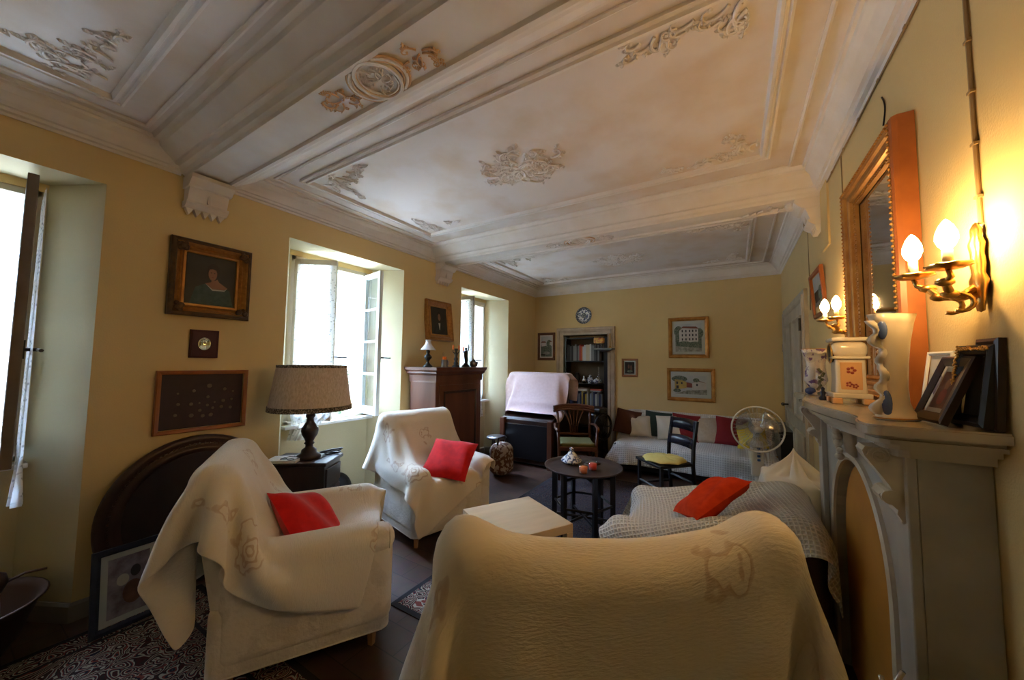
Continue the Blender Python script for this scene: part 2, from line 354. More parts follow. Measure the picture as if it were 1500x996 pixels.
def dup(root, loc=None, rz=None, label=None, group=None):
    def cp(o, par):
        c = o.copy(); COL.objects.link(c)
        if par is not None: c.parent = par
        for ch in [x for x in kids.get(o.name, [])]: cp(ch, c)
        return c
    kids = {}
    for x in COL.objects:
        if x.parent is not None: kids.setdefault(x.parent.name, []).append(x)
    r = cp(root, None)
    if loc is not None: r.location = loc
    if rz is not None: r.rotation_euler = (0, 0, rz)
    if label: r['label'] = label
    if group: r['group'] = group
    return r
rng = random.Random(5)

# ------------------------------------------------------------------ cloth: position based draping over signed distance shapes
def sd_rbox(P, c, h, r, M3=None):
    q = P - np.array(c)
    if M3 is not None: q = q @ M3
    d = np.abs(q) - (np.array(h) - r)
    return np.linalg.norm(np.maximum(d, 0), axis=-1) + np.minimum(d.max(-1), 0) - r
def sd_cyl(P, a, b, r):
    a = np.array(a, float); b = np.array(b, float); ab = b - a
    t = np.clip(((P - a) @ ab) / (ab @ ab), 0, 1)
    return np.linalg.norm(P - a - t[..., None] * ab, axis=-1) - r
def union(*fs):
    def f(P):
        d = fs[0](P)
        for g in fs[1:]: d = np.minimum(d, g(P))
        return d
    return f
def drape(sdf, c, size, rot=0, n=46, m=46, z=None, steps=240, iters=10, mu=.6, margin=.012, seed=1, push=None, bend=.25):
    rs = np.random.RandomState(seed)
    u = np.linspace(-size[0] / 2, size[0] / 2, n); v = np.linspace(-size[1] / 2, size[1] / 2, m)
    U, V = np.meshgrid(u, v, indexing='ij'); ca, sa = math.cos(rot), math.sin(rot)
    P = np.stack([c[0] + U * ca - V * sa, c[1] + U * sa + V * ca, np.full_like(U, c[2])], -1)
    P[..., 2] += rs.randn(n, m) * .002; Q = P.copy()
    du, dv = u[1] - u[0], v[1] - v[0]; dd = math.hypot(du, dv)
    cons = []
    for s0 in (0, 1):
        cons.append(((slice(s0, n - 1, 2), slice(None)), (slice(s0 + 1, n, 2), slice(None)), du, 1.))
        cons.append(((slice(None), slice(s0, m - 1, 2)), (slice(None), slice(s0 + 1, m, 2)), dv, 1.))
        cons.append(((slice(s0, n - 1, 2), slice(0, m - 1)), (slice(s0 + 1, n, 2), slice(1, m)), dd, .5))
        cons.append(((slice(s0, n - 1, 2), slice(1, m)), (slice(s0 + 1, n, 2), slice(0, m - 1)), dd, .5))
    for s0 in (0, 1, 2, 3):
        cons.append(((slice(s0, n - 3, 4), slice(None)), (slice(s0 + 3, n, 4), slice(None)), 3 * du, bend))
        cons.append(((slice(None), slice(s0, m - 3, 4)), (slice(None), slice(s0 + 3, m, 4)), 3 * dv, bend))
    def collide(P, Q, fr):
        F = np.ascontiguousarray(P).reshape(-1, 3); d = sdf(F); k = np.where(d < margin + (.006 if fr else 0))[0]
        if len(k) == 0: return
        X = F[k]; e = 2e-3; g = np.stack([sdf(X + np.eye(3)[i] * e) - sdf(X - np.eye(3)[i] * e) for i in range(3)], -1)
        L = np.linalg.norm(g, axis=-1, keepdims=True); g = g / np.maximum(L, 1e-9)
        X2 = X + g * np.clip(margin - d[k], 0, .03)[:, None]
        if fr:
            q = Q.reshape(-1, 3)[k]; dx = X2 - q; tn = dx - (dx * g).sum(-1, keepdims=True) * g; X2 = X2 - tn * (mu(X)[:, None] if callable(mu) else mu)
        F[k] = X2; P[...] = F.reshape(P.shape)
    for st in range(steps):
        vel = (P - Q) * .975; Q = P.copy(); P = P + vel; P[..., 2] -= .0022
        if push is not None: P += push(P, st)
        for it in range(iters):
            for A, B, L0, k in cons:
                a = P[A]; b = P[B]; nn_ = min(a.shape[0], b.shape[0]); mm_ = min(a.shape[1], b.shape[1])
                a = a[:nn_, :mm_]; b = b[:nn_, :mm_]
                d = b - a; L = np.sqrt((d * d).sum(-1, keepdims=True)) + 1e-9
                if k < .4: w_ = np.where(L < L0, (L - L0) / L, 0) * .5 * k
                else: w_ = (L - L0) / L * .5 * k
                a += d * w_; b -= d * w_
            if it % 5 == 4: collide(P, Q, True)
        collide(P, Q, True)
        P[..., 2] = np.maximum(P[..., 2], .012)
    return P
def cloth_obj(name, P, m, parent=None, size=(1, 1), thick=.008, loc=None, rz=0, sub=1):
    n, k = P.shape[:2]; vs = [tuple(map(float, p)) for p in P.reshape(-1, 3)]
    fs = [(i * k + j, (i + 1) * k + j, (i + 1) * k + j + 1, i * k + j + 1) for i in range(n - 1) for j in range(k - 1)]
    me = bpy.data.meshes.new(name); me.from_pydata(vs, [], fs); me.materials.append(M[m])
    uv = me.uv_layers.new(name='UVMap'); li = np.zeros(len(me.loops), np.int32); me.loops.foreach_get('vertex_index', li)
    U = np.stack([(li // k) / (n - 1) * size[0], (li % k) / (k - 1) * size[1]], -1).astype(np.float32); uv.data.foreach_set('uv', U.ravel())
    me.polygons.foreach_set('use_smooth', [True] * len(fs)); me.update()
    o = bpy.data.objects.new(name, me); COL.objects.link(o)
    if parent is not None: o.parent = parent
    if loc is not None: o.location = loc
    if rz: o.rotation_euler.z = rz
    if thick: s = o.modifiers.new('thickness', 'SOLIDIFY'); s.thickness = thick; s.offset = 0
    if sub: s = o.modifiers.new('smooth', 'SUBSURF'); s.levels = sub; s.render_levels = sub
    return o
def pillow_mb(w_, h_, t_, n=16, pinch=.05):
    """cushion lying in the xz plane, centre at the origin, thickness along y"""
    mb = MB(); vs = []; fs = []
    for sg in (1, -1):
        o = len(vs)
        for i in range(n + 1):
            for j in range(n + 1):
                u = 2 * i / n - 1; v = 2 * j / n - 1
                e = (1 - u ** 4) * (1 - v ** 4); th = t_ / 2 * max(e, 0) ** .55
                px = 1 - pinch * (1 - v * v) * abs(u) ** 2; pz = 1 - pinch * (1 - u * u) * abs(v) ** 2
                wr = .012 * math.sin(5 * u + 3 * v) * e
                vs.append((u * w_ / 2 * px, sg * th + wr, v * h_ / 2 * pz))
        for i in range(n):
            for j in range(n):
                a, b, c, d = [o + q for q in (i * (n + 1) + j, (i + 1) * (n + 1) + j, (i + 1) * (n + 1) + j + 1, i * (n + 1) + j + 1)]
                fs.append((a, b, c, d) if sg < 0 else (d, c, b, a))
    return mb.add(vs, fs)
def pillow(name, label, m, size, loc, rot, group=None, cat='cushion'):
    o = pillow_mb(*size).build(name, m, smooth=True); o.location = loc; o.rotation_euler = [R(a) for a in rot]
    return tag(o, label, cat, group)

# ================================================================== THE ROOM
WT = ZC + .25
mb = MB()                                                           # window wall: splayed niches down to the floor, thinner wall with the openings behind
ends = [YN - .3] + [q for ab in WINS for q in ab] + [YB + .3]
for i in range(0, len(ends), 2):
    a, b = ends[i], ends[i + 1]; pa = a if i == 0 else a; 
    poly = [(XL, a), (XL, b), (XI, b + (.18 if i < 6 else 0)), (XI, a - (.18 if i > 0 else 0))]
    mb.prism(poly, -.1, 2.58)
mb.box(XI, XL, YN - .3, YB + .3, 2.58, WT)
ob = [YN - .3] + [q for a, b in WINS for q in (a + .2, b - .2)] + [YB + .3]
for i in range(0, len(ob), 2): mb.box(XI - .24, XI - .001, ob[i], ob[i + 1], -.1, 2.53)
mb.box(XI - .24, XI - .001, YN - .3, YB + .3, 2.53, WT)
for a, b in WINS: mb.box(XI - .24, XI - .001, a + .2, b - .2, -.1, .9)
wl = mb.build('wall_left', 'wall'); wl.data.materials.append(M['reveal']); struct(wl)
for p in wl.data.polygons:
    c_ = p.center
    if XI - .02 < c_.x < XL - .005 and c_.z < 2.581: p.material_index = 1
mb = MB(); mb.box(XR, XR + .25, YN - .3, YB + .3, -.1, WT); struct(mb.build('wall_right', 'wall'))
DX0, DX1, DZ = -2.68, -1.86, 2.03                                   # bookcase opening in the far wall
mb = MB(); mb.box(XL - .3, DX0, YB, YB + .3, -.1, WT); mb.box(DX1, XR + .25, YB, YB + .3, -.1, WT); mb.box(DX0, DX1, YB, YB + .3, DZ, WT)
mb.box(DX0 - .05, DX1 + .05, YB + .3, YB + .4, -.1, WT); struct(mb.build('wall_back', 'wall'))
mb = MB(); mb.box(XL - .3, XR + .25, YN - .25, YN, -.1, WT); struct(mb.build('wall_front', 'wall'))
mb = MB(); mb.box(XL - .6, XR + .25, YN - .3, YB + .4, -.1, 0); struct(mb.build('floor', 'floor'))
mb = MB(); mb.box(XL - .6, XR + .3, YN - .3, YB + .4, ZC, ZC + .3); struct(mb.build('ceiling', 'plaster'))

hz = lambda a, b, h: (a, b, h)
# beams with stepped mouldings
BEAMS = [(1.02, .12, .33), (3.55, .13, .34)]
def beam(yc, hw, top):
    P_ = [(top, ZC), (top - .015, ZC - .02), (top - .04, ZC - .025), (top - .05, ZC - .045), (hw + .075, ZC - .10), (hw + .07, ZC - .112), (hw + .045, ZC - .116), (hw + .03, ZC - .14), (hw + .008, ZC - .15), (hw, ZC - .165)]
    mb = MB(); pr = [(yc - o, z) for o, z in P_] + [(yc - hw + .02, ZC - .165), (yc - hw + .03, ZC - .15), (yc - hw + .05, ZC - .15), (yc + hw - .05, ZC - .15), (yc + hw - .03, ZC - .15), (yc + hw - .02, ZC - .165)] + [(yc + o, z) for o, z in reversed(P_)]
    vs = [(x, y, z) for x in (XL + .01, XR - .01) for y, z in pr]; n = len(pr)
    mb.add(vs, [(i, i + 1, n + i + 1, n + i) for i in range(n - 1)])
    return mb
for i, (yc, hw, tp) in enumerate(BEAMS):
    struct(beam(yc, hw, tp).build('trim_%d' % (i + 1), 'stucco'))
# cornices round each of the three bays
cor = [(0, -.16), (.008, -.16), (.012, -.145), (.03, -.14), (.035, -.125), (.05, -.12), (.06, -.10), (.085, -.06), (.11, -.035), (.115, -.02), (.13, -.018), (.135, 0)]
bays = [(YN, BEAMS[0][0] - .14), (BEAMS[0][0] + .14, BEAMS[1][0] - .14), (BEAMS[1][0] + .14, YB)]
for i, (a, b) in enumerate(bays):
    mb = MB()
    f2 = lambda a_, b_, h: (a_, b_, ZC + h)
    if i < 2:
        mb.sweep(cor, [(XR, a), (XR, b)], f2, closed=False); mb.sweep(cor, [(XL, b), (XL, a)], f2, closed=False)
    else:
        mb.sweep(cor, [(XR, a), (XR, b), (XL, b), (XL, a)], f2, closed=False)
    struct(mb.build('trim_%d' % (i + 3), 'stucco'))
# raised frames on the ceiling panels
FR = [(-2.93, .22, -1.5, .52), (-2.93, .24, 1.5, 2.97), (-2.93, .22, 4.1, 5.82)]
frp = [(0, 0), (.0, -.018), (.012, -.024), (.02, -.012), (.03, -.012), (.036, -.026), (.05, -.026), (.056, -.01), (.062, 0)]
for i, (x0, x1, y0, y1) in enumerate(FR):
    mb = MB(); mb.sweep(frp, [(x0, y0), (x1, y0), (x1, y1), (x0, y1)], lambda a, b, h: (a, b, ZC + h))
    thin = [(0, 0), (.0, -.01), (.01, -.016), (.02, -.01), (.02, 0)]
    by0, by1 = bays[i][0] + (.22 if i else .0), bays[i][1] - (.22 if i < 2 else .22)
    mb.sweep(thin, [(XL + .2, by0), (XR - .2, by0), (XR - .2, by1), (XL + .2, by1)], lambda a, b, h: (a, b, ZC + h))
    struct(mb.build('trim_%d' % (i + 6), 'stucco'))
# stucco foliage
def spiral(mb, x, y, a, L, cur, z, r=.008, n=12, tip=True):
    pts = []; px, py = x, y; st = L / n
    for k in range(n + 1):
        pts.append((px, py, z - .004 - .006 * math.sin(math.pi * k / n))); a += cur * (.35 + 2.4 * (k / n) ** 2.2) / n * 3; px += st * math.cos(a); py += st * math.sin(a)
    mb.tube(pts, [r * (1.15 - .7 * k / n) for k in range(n + 1)], 5)
    if tip: mb.sph(pts[-1], r * 1.5, n=6, m=4)
    return pts
def leafblob(mb, x, y, a, L, z):
    ca, sa = math.cos(a), math.sin(a); vs = []; W_ = L * .33
    prof = [(0, 0), (.2, .55), (.35, .35), (.55, 1), (.68, .55), (.85, .6), (1, 0)]
    out = [(t, wd) for t, wd in prof] + [(t, -wd) for t, wd in reversed(prof[1:-1])]
    vs = [(x + ca * L * t - sa * W_ * wd, y + sa * L * t + ca * W_ * wd, z - .003) for t, wd in out]; n = len(vs)
    c = [(x + ca * L * t, y + sa * L * t, z - .013) for t in (.2, .5, .8)]
    vs += c; fs = []
    for i in range(n):
        j = (i + 1) % n; t = (out[i][0] + out[j][0]) / 2; q = n + (0 if t < .35 else 1 if t < .7 else 2); fs.append((i, j, q))
    fs += [(n, n + 1, 3), (n + 1, n + 2, 5)]
    mb.add(vs, fs)
def foliage(cx, cy, rx, ry, z, seed, shape='rhomb', scale=1., dens=44):
    rg = random.Random(seed); mb = MB()
    for k in range(dens):
        a = 2 * math.pi * (k + rg.random() * .5) / dens
        if shape == 'rhomb': rad = 1 / (abs(math.cos(a)) + abs(math.sin(a)) * 1.0)
        else: rad = 1
        t = (.08, .5, .28, .72)[k % 4]; x = cx + rx * rad * t * math.cos(a); y = cy + ry * rad * t * math.sin(a)
        aa = math.atan2(math.sin(a) * ry, math.cos(a) * rx) + rg.uniform(-.6, .6)
        pts = spiral(mb, x, y, aa, .22 * scale * rad, rg.choice((-1, 1)) * rg.uniform(1.2, 2), z, .008 * scale)
        for q in (3, 6, 9): leafblob(mb, pts[q][0], pts[q][1], aa + rg.choice((-1, 1)) * rg.uniform(.5, 1.2), rg.uniform(.04, .075) * scale, z)
    return mb
def corner(cx, cy, sx, sy, z, seed, scale=1.):
    rg = random.Random(seed); mb = MB()
    for k in range(17):
        t = k / 16; along = rg.random() < .6
        x = cx + sx * (.05 + (.5 * t if along else .05 + .06 * rg.random())) * scale; y = cy + sy * (.05 + (.08 * rg.random() if along else .3 * t)) * scale
        a = math.atan2(sy * rg.uniform(.3, 1), sx * rg.uniform(.4, 1.2))
        pts = spiral(mb, x, y, a, .17 * scale * (1.1 - .5 * t), rg.choice((-1, 1)) * rg.uniform(1.2, 2), z, .007 * scale)
        for q in (3, 6, 9): leafblob(mb, pts[q][0], pts[q][1], a + rg.choice((-1, 1)) * rg.uniform(.5, 1.2), rg.uniform(.032, .055) * scale, z)
    return mb
n_tr = 9
for k, (cx, cy, rx, ry) in enumerate([(-1.33, 2.24, .42, .27), (-1.33, 4.95, .42, .27)]):
    struct(foliage(cx, cy, rx, ry, ZC, 3 + k).build('trim_%d' % n_tr, 'stucco')); n_tr += 1
for k, (x0, x1, y0, y1) in enumerate(FR):
    for cx, sx in ((x0 + .05, 1), (x1 - .05, -1)):
        for cy, sy in ((y0 + .05, 1), (y1 - .05, -1)):
            if k == 0 and sy == 1: continue
            struct(corner(cx, cy, sx, sy, ZC, 31 * k + n_tr).build('trim_%d' % n_tr, 'stucco')); n_tr += 1
# rosettes under the beams
for k, (yc, hw, tp) in enumerate(BEAMS):
    zc = ZC - .15; x = -1.36; mb = MB()
    def ringy(r, rr, sq=1.0): mb.tube([(x + r * math.cos(q * math.pi / 18), yc + r * sq * math.sin(q * math.pi / 18), zc - .006) for q in range(36)], rr, 6, closed=True)
    mb.use('stucco'); ringy(.105, .012); ringy(.088, .006)
    mb.use('stucco_warm'); ringy(.098, .006); 
    for sg in (-1, 1):
        for rr, th, mm in ((.135, .007, 'stucco_warm'), (.15, .009, 'stucco'), (.163, .006, 'stucco_warm')):
            mb.use(mm); mb.tube([(x + sg * rr * math.cos(q), yc + rr * .72 * math.sin(q), zc - .006) for q in [R(-62 + 124 * i / 12) for i in range(13)]], th, 6)
    mb.use('stucco'); fo = foliage(x, yc, .055, .055, zc, 77, 'r', .42, 10); mb.add(fo.v, fo.f)
    for sg in (-1, 1):
        mb.use('stucco_warm' if k == 0 else 'stucco'); fo = foliage(x + sg * .27, yc, .1, .05, zc, 80 + sg, 'r', .5, 7); mb.add(fo.v, fo.f)
    struct(mb.build('trim_%d' % n_tr)); n_tr += 1
# corbels carrying the beams
def corbel(x, yc, sg, w_=.23):
    mb = MB(); f = lambda u, v, q: (x + sg * u, yc + q, v)
    z0 = ZC - .165
    mb.prism([(0, z0), (.16, z0), (.165, z0 - .03), (.12, z0 - .075), (.1, z0 - .08), (0, z0 - .08)], -w_ / 2 - .01, w_ / 2 + .01, f)
    mb.prism([(0, z0 - .08), (.1, z0 - .08), (.085, z0 - .12), (.07, z0 - .17), (0, z0 - .17)], -w_ / 2, w_ / 2, f)
    mb.prism([(0, z0 - .17), (.085, z0 - .17), (.085, z0 - .185), (.07, z0 - .2), (.05, z0 - .215), (0, z0 - .215)], -w_ / 2 - .008, w_ / 2 + .008, f)
    n = 5
    for i in range(n):                                              # the row of points hanging below
        a = -w_ / 2 + w_ * i / n; b = a + w_ / n
        mb.add([f(0, z0 - .215, a), f(.045, z0 - .215, a), f(.045, z0 - .215, b), f(0, z0 - .215, b), f(.0, z0 - .26, (a + b) / 2), f(.03, z0 - .26, (a + b) / 2)], [(0, 1, 5, 4), (2, 3, 4, 5), (1, 2, 5), (0, 4, 3)])
    mb.box(min(x + sg * .07, x + sg * .09), max(x + sg * .07, x + sg * .09), yc - .006, yc + .006, z0 - .17, z0 - .08)
    return mb
for yc, _, _ in BEAMS:
    struct(corbel(XL, yc, 1).build('trim_%d' % n_tr, 'stucco', smooth=False)); n_tr += 1
yc = BEAMS[1][0]
mb = corbel(XR, yc - .02, -1, .2)
for k in range(7): spiral(mb, XR - .15 - .05 * k, yc + rng.uniform(-.05, .05), rng.uniform(2.4, 3.8), .1, rng.choice((-2, 2)), ZC - .165, .009, 10)
mb.sph((XR - .16, yc, ZC - .17), .05, 1, 1.4, .7); struct(mb.build('trim_%d' % n_tr, 'stucco')); n_tr += 1
# skirting boards
def skirt(name, path): 
    mb = MB(); mb.sweep([(.0, 0), (.018, 0), (.018, .09), (.008, .105), (0, .105)], path, hz, closed=False); struct(mb.build(name, 'skirt'))
lp = [(XL, YB)]
for a, b in reversed(WINS): lp += [(XL, b), (XI, b - .18), (XI, a + .18), (XL, a)]
lp += [(XL, YN)]
skirt('baseboard_left', lp); skirt('baseboard_back', [(DX1 + .14, YB), (DX1 + .14 + .001, YB), (XR, YB)][::-1]); skirt('baseboard_right', [(XR, 2.95), (XR, 4.1)])

# windows -------------------------------------------------------------
def leaf(wd, h, npane, parent, m, knob=True, wavy=True):
    """casement leaf hinged on its local z axis, running along +x"""
    mb = MB(); s = .055; t = .04
    mb.box(0, s, -t / 2, t / 2, 0, h); mb.box(wd - s, wd, -t / 2, t / 2, 0, h); mb.box(s, wd - s, -t / 2, t / 2, 0, s * 1.5); mb.box(s, wd - s, -t / 2, t / 2, h - s, h)
    for i in range(1, npane): z = s * 1.5 + (h - s * 2.5) * i / npane; mb.box(s, wd - s, -.014, .014, z - .012, z + .012)
    o = mb.build('casement', m, parent, bevel=.004)
    g = MB(); g.box(s, wd - s, -.002, .002, s * 1.5, h - s); g.build('pane', 'pane', o)
    hd = MB(); hd.tube([(wd - .025, t / 2, .62), (wd - .025, .06, .62), (wd - .028, .07, .62), (wd + .05, .075, .615), (wd + .10, .075, .615)], .009); hd.box(wd - .04, wd - .01, t / 2, t / 2 + .006, .57, .67)
    hd.build('handle', 'bronze', o)
    return o
def curtain_mb(wd, h, tail, seed, drift=0, tailpull=0):
    rg = random.Random(seed); ph = rg.random() * 6; mb = MB(); n, k = 26, 30; vs = []; fs = []
    for i in range(n + 1):
        for j in range(k + 1):
            u = i / n; v = j / k; z = h - v * (h + tail)
            low = max(0, (v - h / (h + tail)) * (h + tail) / max(tail, .01))
            gather = 1 - tailpull * low ** .6
            x = (u - .5) * wd * gather + wd / 2 + drift * low
            y = .008 * math.sin(u * 34 + ph) * (.4 + v) + .02 * low * math.sin(u * 22 + ph)
            vs.append((x, y, z))
    for i in range(n):
        for j in range(k): a = i * (k + 1) + j; fs.append((a, a + k + 1, a + k + 2, a + 1))
    return mb.add(vs, fs)
def curtain(label, loc, rz, wd, h, tail, seed, drift=0, pull=0):
    mb = curtain_mb(wd, h, tail, seed, drift, pull); o = mb.build('lace_curtain', 'lace', smooth=True, loc=loc, rz=rz)
    uv = o.data.uv_layers.new(name='UVMap')
    for lp_ in o.data.loops:
        v = o.data.vertices[lp_.vertex_index].co; uv.data[lp_.index].uv = (v.x, v.z)
    return tag(o, label, 'curtain', 'lace curtains on the casements')
HB, HH = .93, 1.57
for i, (a, b) in enumerate(WINS):
    y0, y1 = a + .2, b - .2; root = bpy.data.objects.new('window_%d' % (i + 1), None); COL.objects.link(root); struct(root); root.location = (XI - .03, 0, 0)
    mb = MB(); mb.box(-.05, .02, y0 - .03, y0 + .045, .89, 2.55); mb.box(-.05, .02, y1 - .045, y1 + .03, .89, 2.55); mb.box(-.05, .02, y0, y1, 2.49, 2.56); mb.box(-.05, .02, y0, y1, .88, .93)
    mb.build('window_frame', 'wframe', root, bevel=.005)
    mb = MB(); mb.box(-.14, .12, y0 - .03, y1 + .03, .865, .895); mb.build('window_sill', 'white', root, bevel=.006)
    lw = (y1 - y0 - .09) / 2
    specs = {0: [(y1 - .045, -90 - 88, None), (y0 + .045, 90 - 70, None)], 1: [(y0 + .045, 90 - 52, None), (y1 - .045, -90 + 78, None)], 2: [(y0 + .045, 90 - 84, None), (y1 - .045, -90 + 2, None)]}[i]
    for k, (hy, ang, _) in enumerate(specs):
        if i == 0 and k == 0: ang = -90 + 86
        pale = (i == 1 and k == 1)
        lf = leaf(lw, HH, 4 if i == 1 and k == 1 else 3, root, 'wframe_pale' if pale else ('backlit_brown' if i == 0 else 'wframe'))
        lf.location = (.0, hy, HB); lf.rotation_euler.z = R(ang)
        if abs(ang) < 60 and hy > (y0 + y1) / 2: pass
# curtains hang from the inner (room) face of the casements, free of them
def on_leaf(hy, ang, wd, off):
    a = R(ang); return (XI - .03 + math.cos(a) * .05 - math.sin(a) * off, hy + math.sin(a) * .05 + math.cos(a) * off, HB + .05)
lw = (.54 - .2 - (-.85 + .2) - .09) / 2
hy = .54 - .2 - .045
curtain('white lace curtain on the edge-on casement of the leftmost window', on_leaf(hy, -4, 0, .045), R(-4), lw - .05, 1.46, .28, 1, .02, .7)
hy = 1.62 + .2 + .045
curtain('lace curtain over the tan casement behind the table lamp', on_leaf(hy, 38, 0, -.05), R(38), .36, 1.46, .22, 2, -.12, .6)
hy = 3.96 + .2 + .045
curtain('lace curtain on the open left casement of the window by the tall cabinet', on_leaf(hy, 6, 0, -.045), R(6), .36, 1.44, .02, 3, 0, .1)
hy = 5.22 - .2 - .045
curtain('lace curtain trailing below the sill next to the pink-clothed bureau', on_leaf(hy, -88, 0, .05), R(-88), .36, 1.46, .36, 4, -.14, .75)
# outside shutters
for i, (a, b) in enumerate(WINS):
    sh = thing('window_shutter', ['white outside shutter folded back beyond the leftmost window', 'tall white outside shutter seen through the window behind the lamp', 'white outside shutter beyond the window by the cabinet'][i], 'shutter', (XI - .26, b - .2, .9), R(180 - 20), 'outside shutters')
    mb = MB(); h_ = 1.62; wd = .46
    mb.box(0, .05, -.02, .02, 0, h_); mb.box(wd - .05, wd, -.02, .02, 0, h_)
    for z in (0, h_ / 2 - .03, h_ - .06): mb.box(.05, wd - .05, -.02, .02, z, z + .06)
    mb.build('frame', 'white', sh)
    mb = MB()
    for k in range(36):
        z = .07 + k * .042
        if abs(z - h_ / 2) > .04 and z < h_ - .07: mb.add([(.05, -.015, z), (wd - .05, -.015, z), (wd - .05, .015, z + .03), (.05, .015, z + .03)], [(0, 1, 2, 3)])
    mb.build('louvres', 'white', sh)

sh = thing('window_shutter', 'unseen closed shutter added to block light at the left half of the leftmost window', 'shutter', (XI - .27, -.66, .9), R(90), 'outside shutters')  # added out of view to block window light and darken the left foreground
MB().box(0, .62, -.02, .02, 0, 1.64).build('frame', 'white', sh); MB().box(.05, .57, -.026, -.02, .08, 1.56).build('louvres', 'white', sh)
# bookcase doorway casing
mb = MB(); cp = [(0, 0), (0, -.02), (.03, -.03), (.045, -.03), (.055, -.018), (.075, -.018), (.085, -.035), (.12, -.04), (.13, -.03), (.13, 0)]
mb.sweep(cp, [(DX0, 0), (DX0, DZ), (DX1, DZ), (DX1, 0)], lambda a, b, h: (a, YB + h, b), closed=False)
mb.sweep([(0, 0), (.0, .28)], [(DX0, 0), (DX0, DZ), (DX1, DZ), (DX1, 0)], lambda a, b, h: (a, YB + h, b), closed=False)
struct(mb.build('trim_%d' % n_tr, mat('limed_casing', (.5, .4, .29), .6, (.42, .33, .23), 9))); n_tr += 1
# door in the right wall
dr = bpy.data.objects.new('door_1', None); COL.objects.link(dr); struct(dr); dr.location = (XR, 0, 0)
DP = mat('aged_cream_door_paint', (.46, .4, .3), .55, (.38, .33, .25), 6)
mb = MB(); mb.sweep([(0, 0), (0, -.035), (.02, -.045), (.05, -.045), (.06, -.03), (.1, -.03), (.1, 0)], [(4.27, 0), (4.27, 2.12), (5.72, 2.12), (5.72, 0)], lambda a, b, h: (h, a, b), closed=False); mb.build('door_frame', DP, dr)
mb = MB(); mb.box(-.03, .002, 4.27, 5.72, 0.01, 2.12); lf = mb.build('door_leaf', DP, dr)
mb = MB()
for (a, b) in ((4.37, 4.93), (5.05, 5.62)):
    for z0, z1 in ((.15, .85), (.98, 2.0)):
        mb.sweep([(0, 0), (.0, -.012), (.015, -.018), (.03, -.006), (.04, 0)], [(a, z0), (b, z0), (b, z1), (a, z1)], lambda p, q, h: (-.03 + h, p, q))
mb.build('panel_moulding', DP, lf)
mb = MB(); mb.tube([(-.03, 5.55, 1.05), (-.08, 5.55, 1.05), (-.09, 5.53, 1.05), (-.09, 5.44, 1.05)], .011); mb.sph((-.085, 5.55, 1.05), .02); mb.build('door_handle', 'bronze', lf)
mb = MB(); mb.box(-.05, -.03, 4.36, 4.4, 1.85, 1.97); mb.box(-.05, -.03, 4.36, 4.4, .4, .52); mb.build('hinge', 'bronze', lf)
# painted pier under the right end of the second beam
mb = MB(); mb.box(XR - .012, XR, 3.2, 3.42, 2.35, ZC - .1); struct(mb.build('trim_%d' % n_tr, 'wall')); n_tr += 1

# ================================================================== OUTSIDE
mb = MB(); mb.box(-14, XI - .28, -12, 30, -.3, -.12); struct(mb.build('ground', 'garden'))
mb = MB()
for k in range(60):
    pass
mb.box(-10.6, -10, -12, 30, -.2, 2.4); mb.box(-7.6, -7.3, -12, 1.8, -.2, .7); struct(mb.build('wall_garden', 'stone'))
mb = MB(); vs = []; fs = []
for i in range(15):
    for j in range(40):
        vs.append((-10.2 - i * 1.6, -14 + j * 1.4, 2.3 + i * 1.05 + rng.uniform(-.25, .25)))
for i in range(14):
    for j in range(39): a = i * 40 + j; fs.append((a, a + 1, a + 41, a + 40))
mb.add(vs, fs); struct(mb.build('ground_slope', 'hill', smooth=True))
def bush(label, c, r, m, seed, n=420, cat='bush', trunk=False):
    rg = random.Random(seed); t = thing('garden_bush', label, cat, (c[0], c[1], c[2]), 0, None); mb = MB()
    for k in range(n):
        a, b = rg.random() * 6.28, math.acos(rg.uniform(-.6, 1)); rr = r * (.6 + .45 * rg.random()); x, y, z = rr * math.sin(b) * math.cos(a), rr * math.sin(b) * math.sin(a), r * .75 + rr * math.cos(b)
        s = r * rg.uniform(.1, .17); d = Vector((rg.uniform(-1, 1), rg.uniform(-1, 1), rg.uniform(-.4, 1))).normalized(); e = d.orthogonal().normalized() * s * .45
        p = Vector((x, y, z)); q = p + d * s; mb.add([p, (p + q) / 2 + e, q, (p + q) / 2 - e], [(0, 1, 2, 3)])
    mb.build('foliage', m, t)
    s = MB()
    for k in range(5): s.tube([(0, 0, 0), (r * .25 * math.cos(k * 1.3), r * .25 * math.sin(k * 1.3), r * .6), (r * .5 * math.cos(k * 1.3), r * .5 * math.sin(k * 1.3), r * 1.1)], [.05 * r, .035 * r, .015 * r], 5)
    s.build('stems', 'midwood', t)
bush('bushy green shrub against the stone wall, seen in the leftmost window', (-9.0, 1.9, -.1), .8, 'leaf', 1)
bush('silver green shrub seen through the leftmost window above the stone wall', (-9.1, -.9, -.1), .7, 'leafgrey', 2)
bush('low green shrub at the foot of the stone wall outside the leftmost window', (-8.6, .55, -.1), .45, 'leaf', 3)
bush('leafy climber beside the shutter outside the window behind the lamp', (-6.0, 4.6, -.12), 1.0, 'leaf', 4)
bush('pale tree crown beyond the window behind the lamp', (-7.8, 8.2, -.1), 1.7, 'leafgrey', 5)
bush('green shrub beyond the window beside the tall cabinet', (-7.8, 12.5, -.1), 1.5, 'leaf', 6)
mb = MB(); rl = thing('garden_railing', 'thin metal railing on the garden wall outside the leftmost window', 'railing', (-9.95, 0, 2.4))
mb.tube([(0, -3, .9), (0, 3, .9)], .02); mb.build('handrail', 'pewter', rl)
mb = MB()
for k in range(41): mb.tube([(0, -3 + k * .15, 0), (0, -3 + k * .15, .9)], .009, 5)
mb.build('balusters', 'pewter', rl)

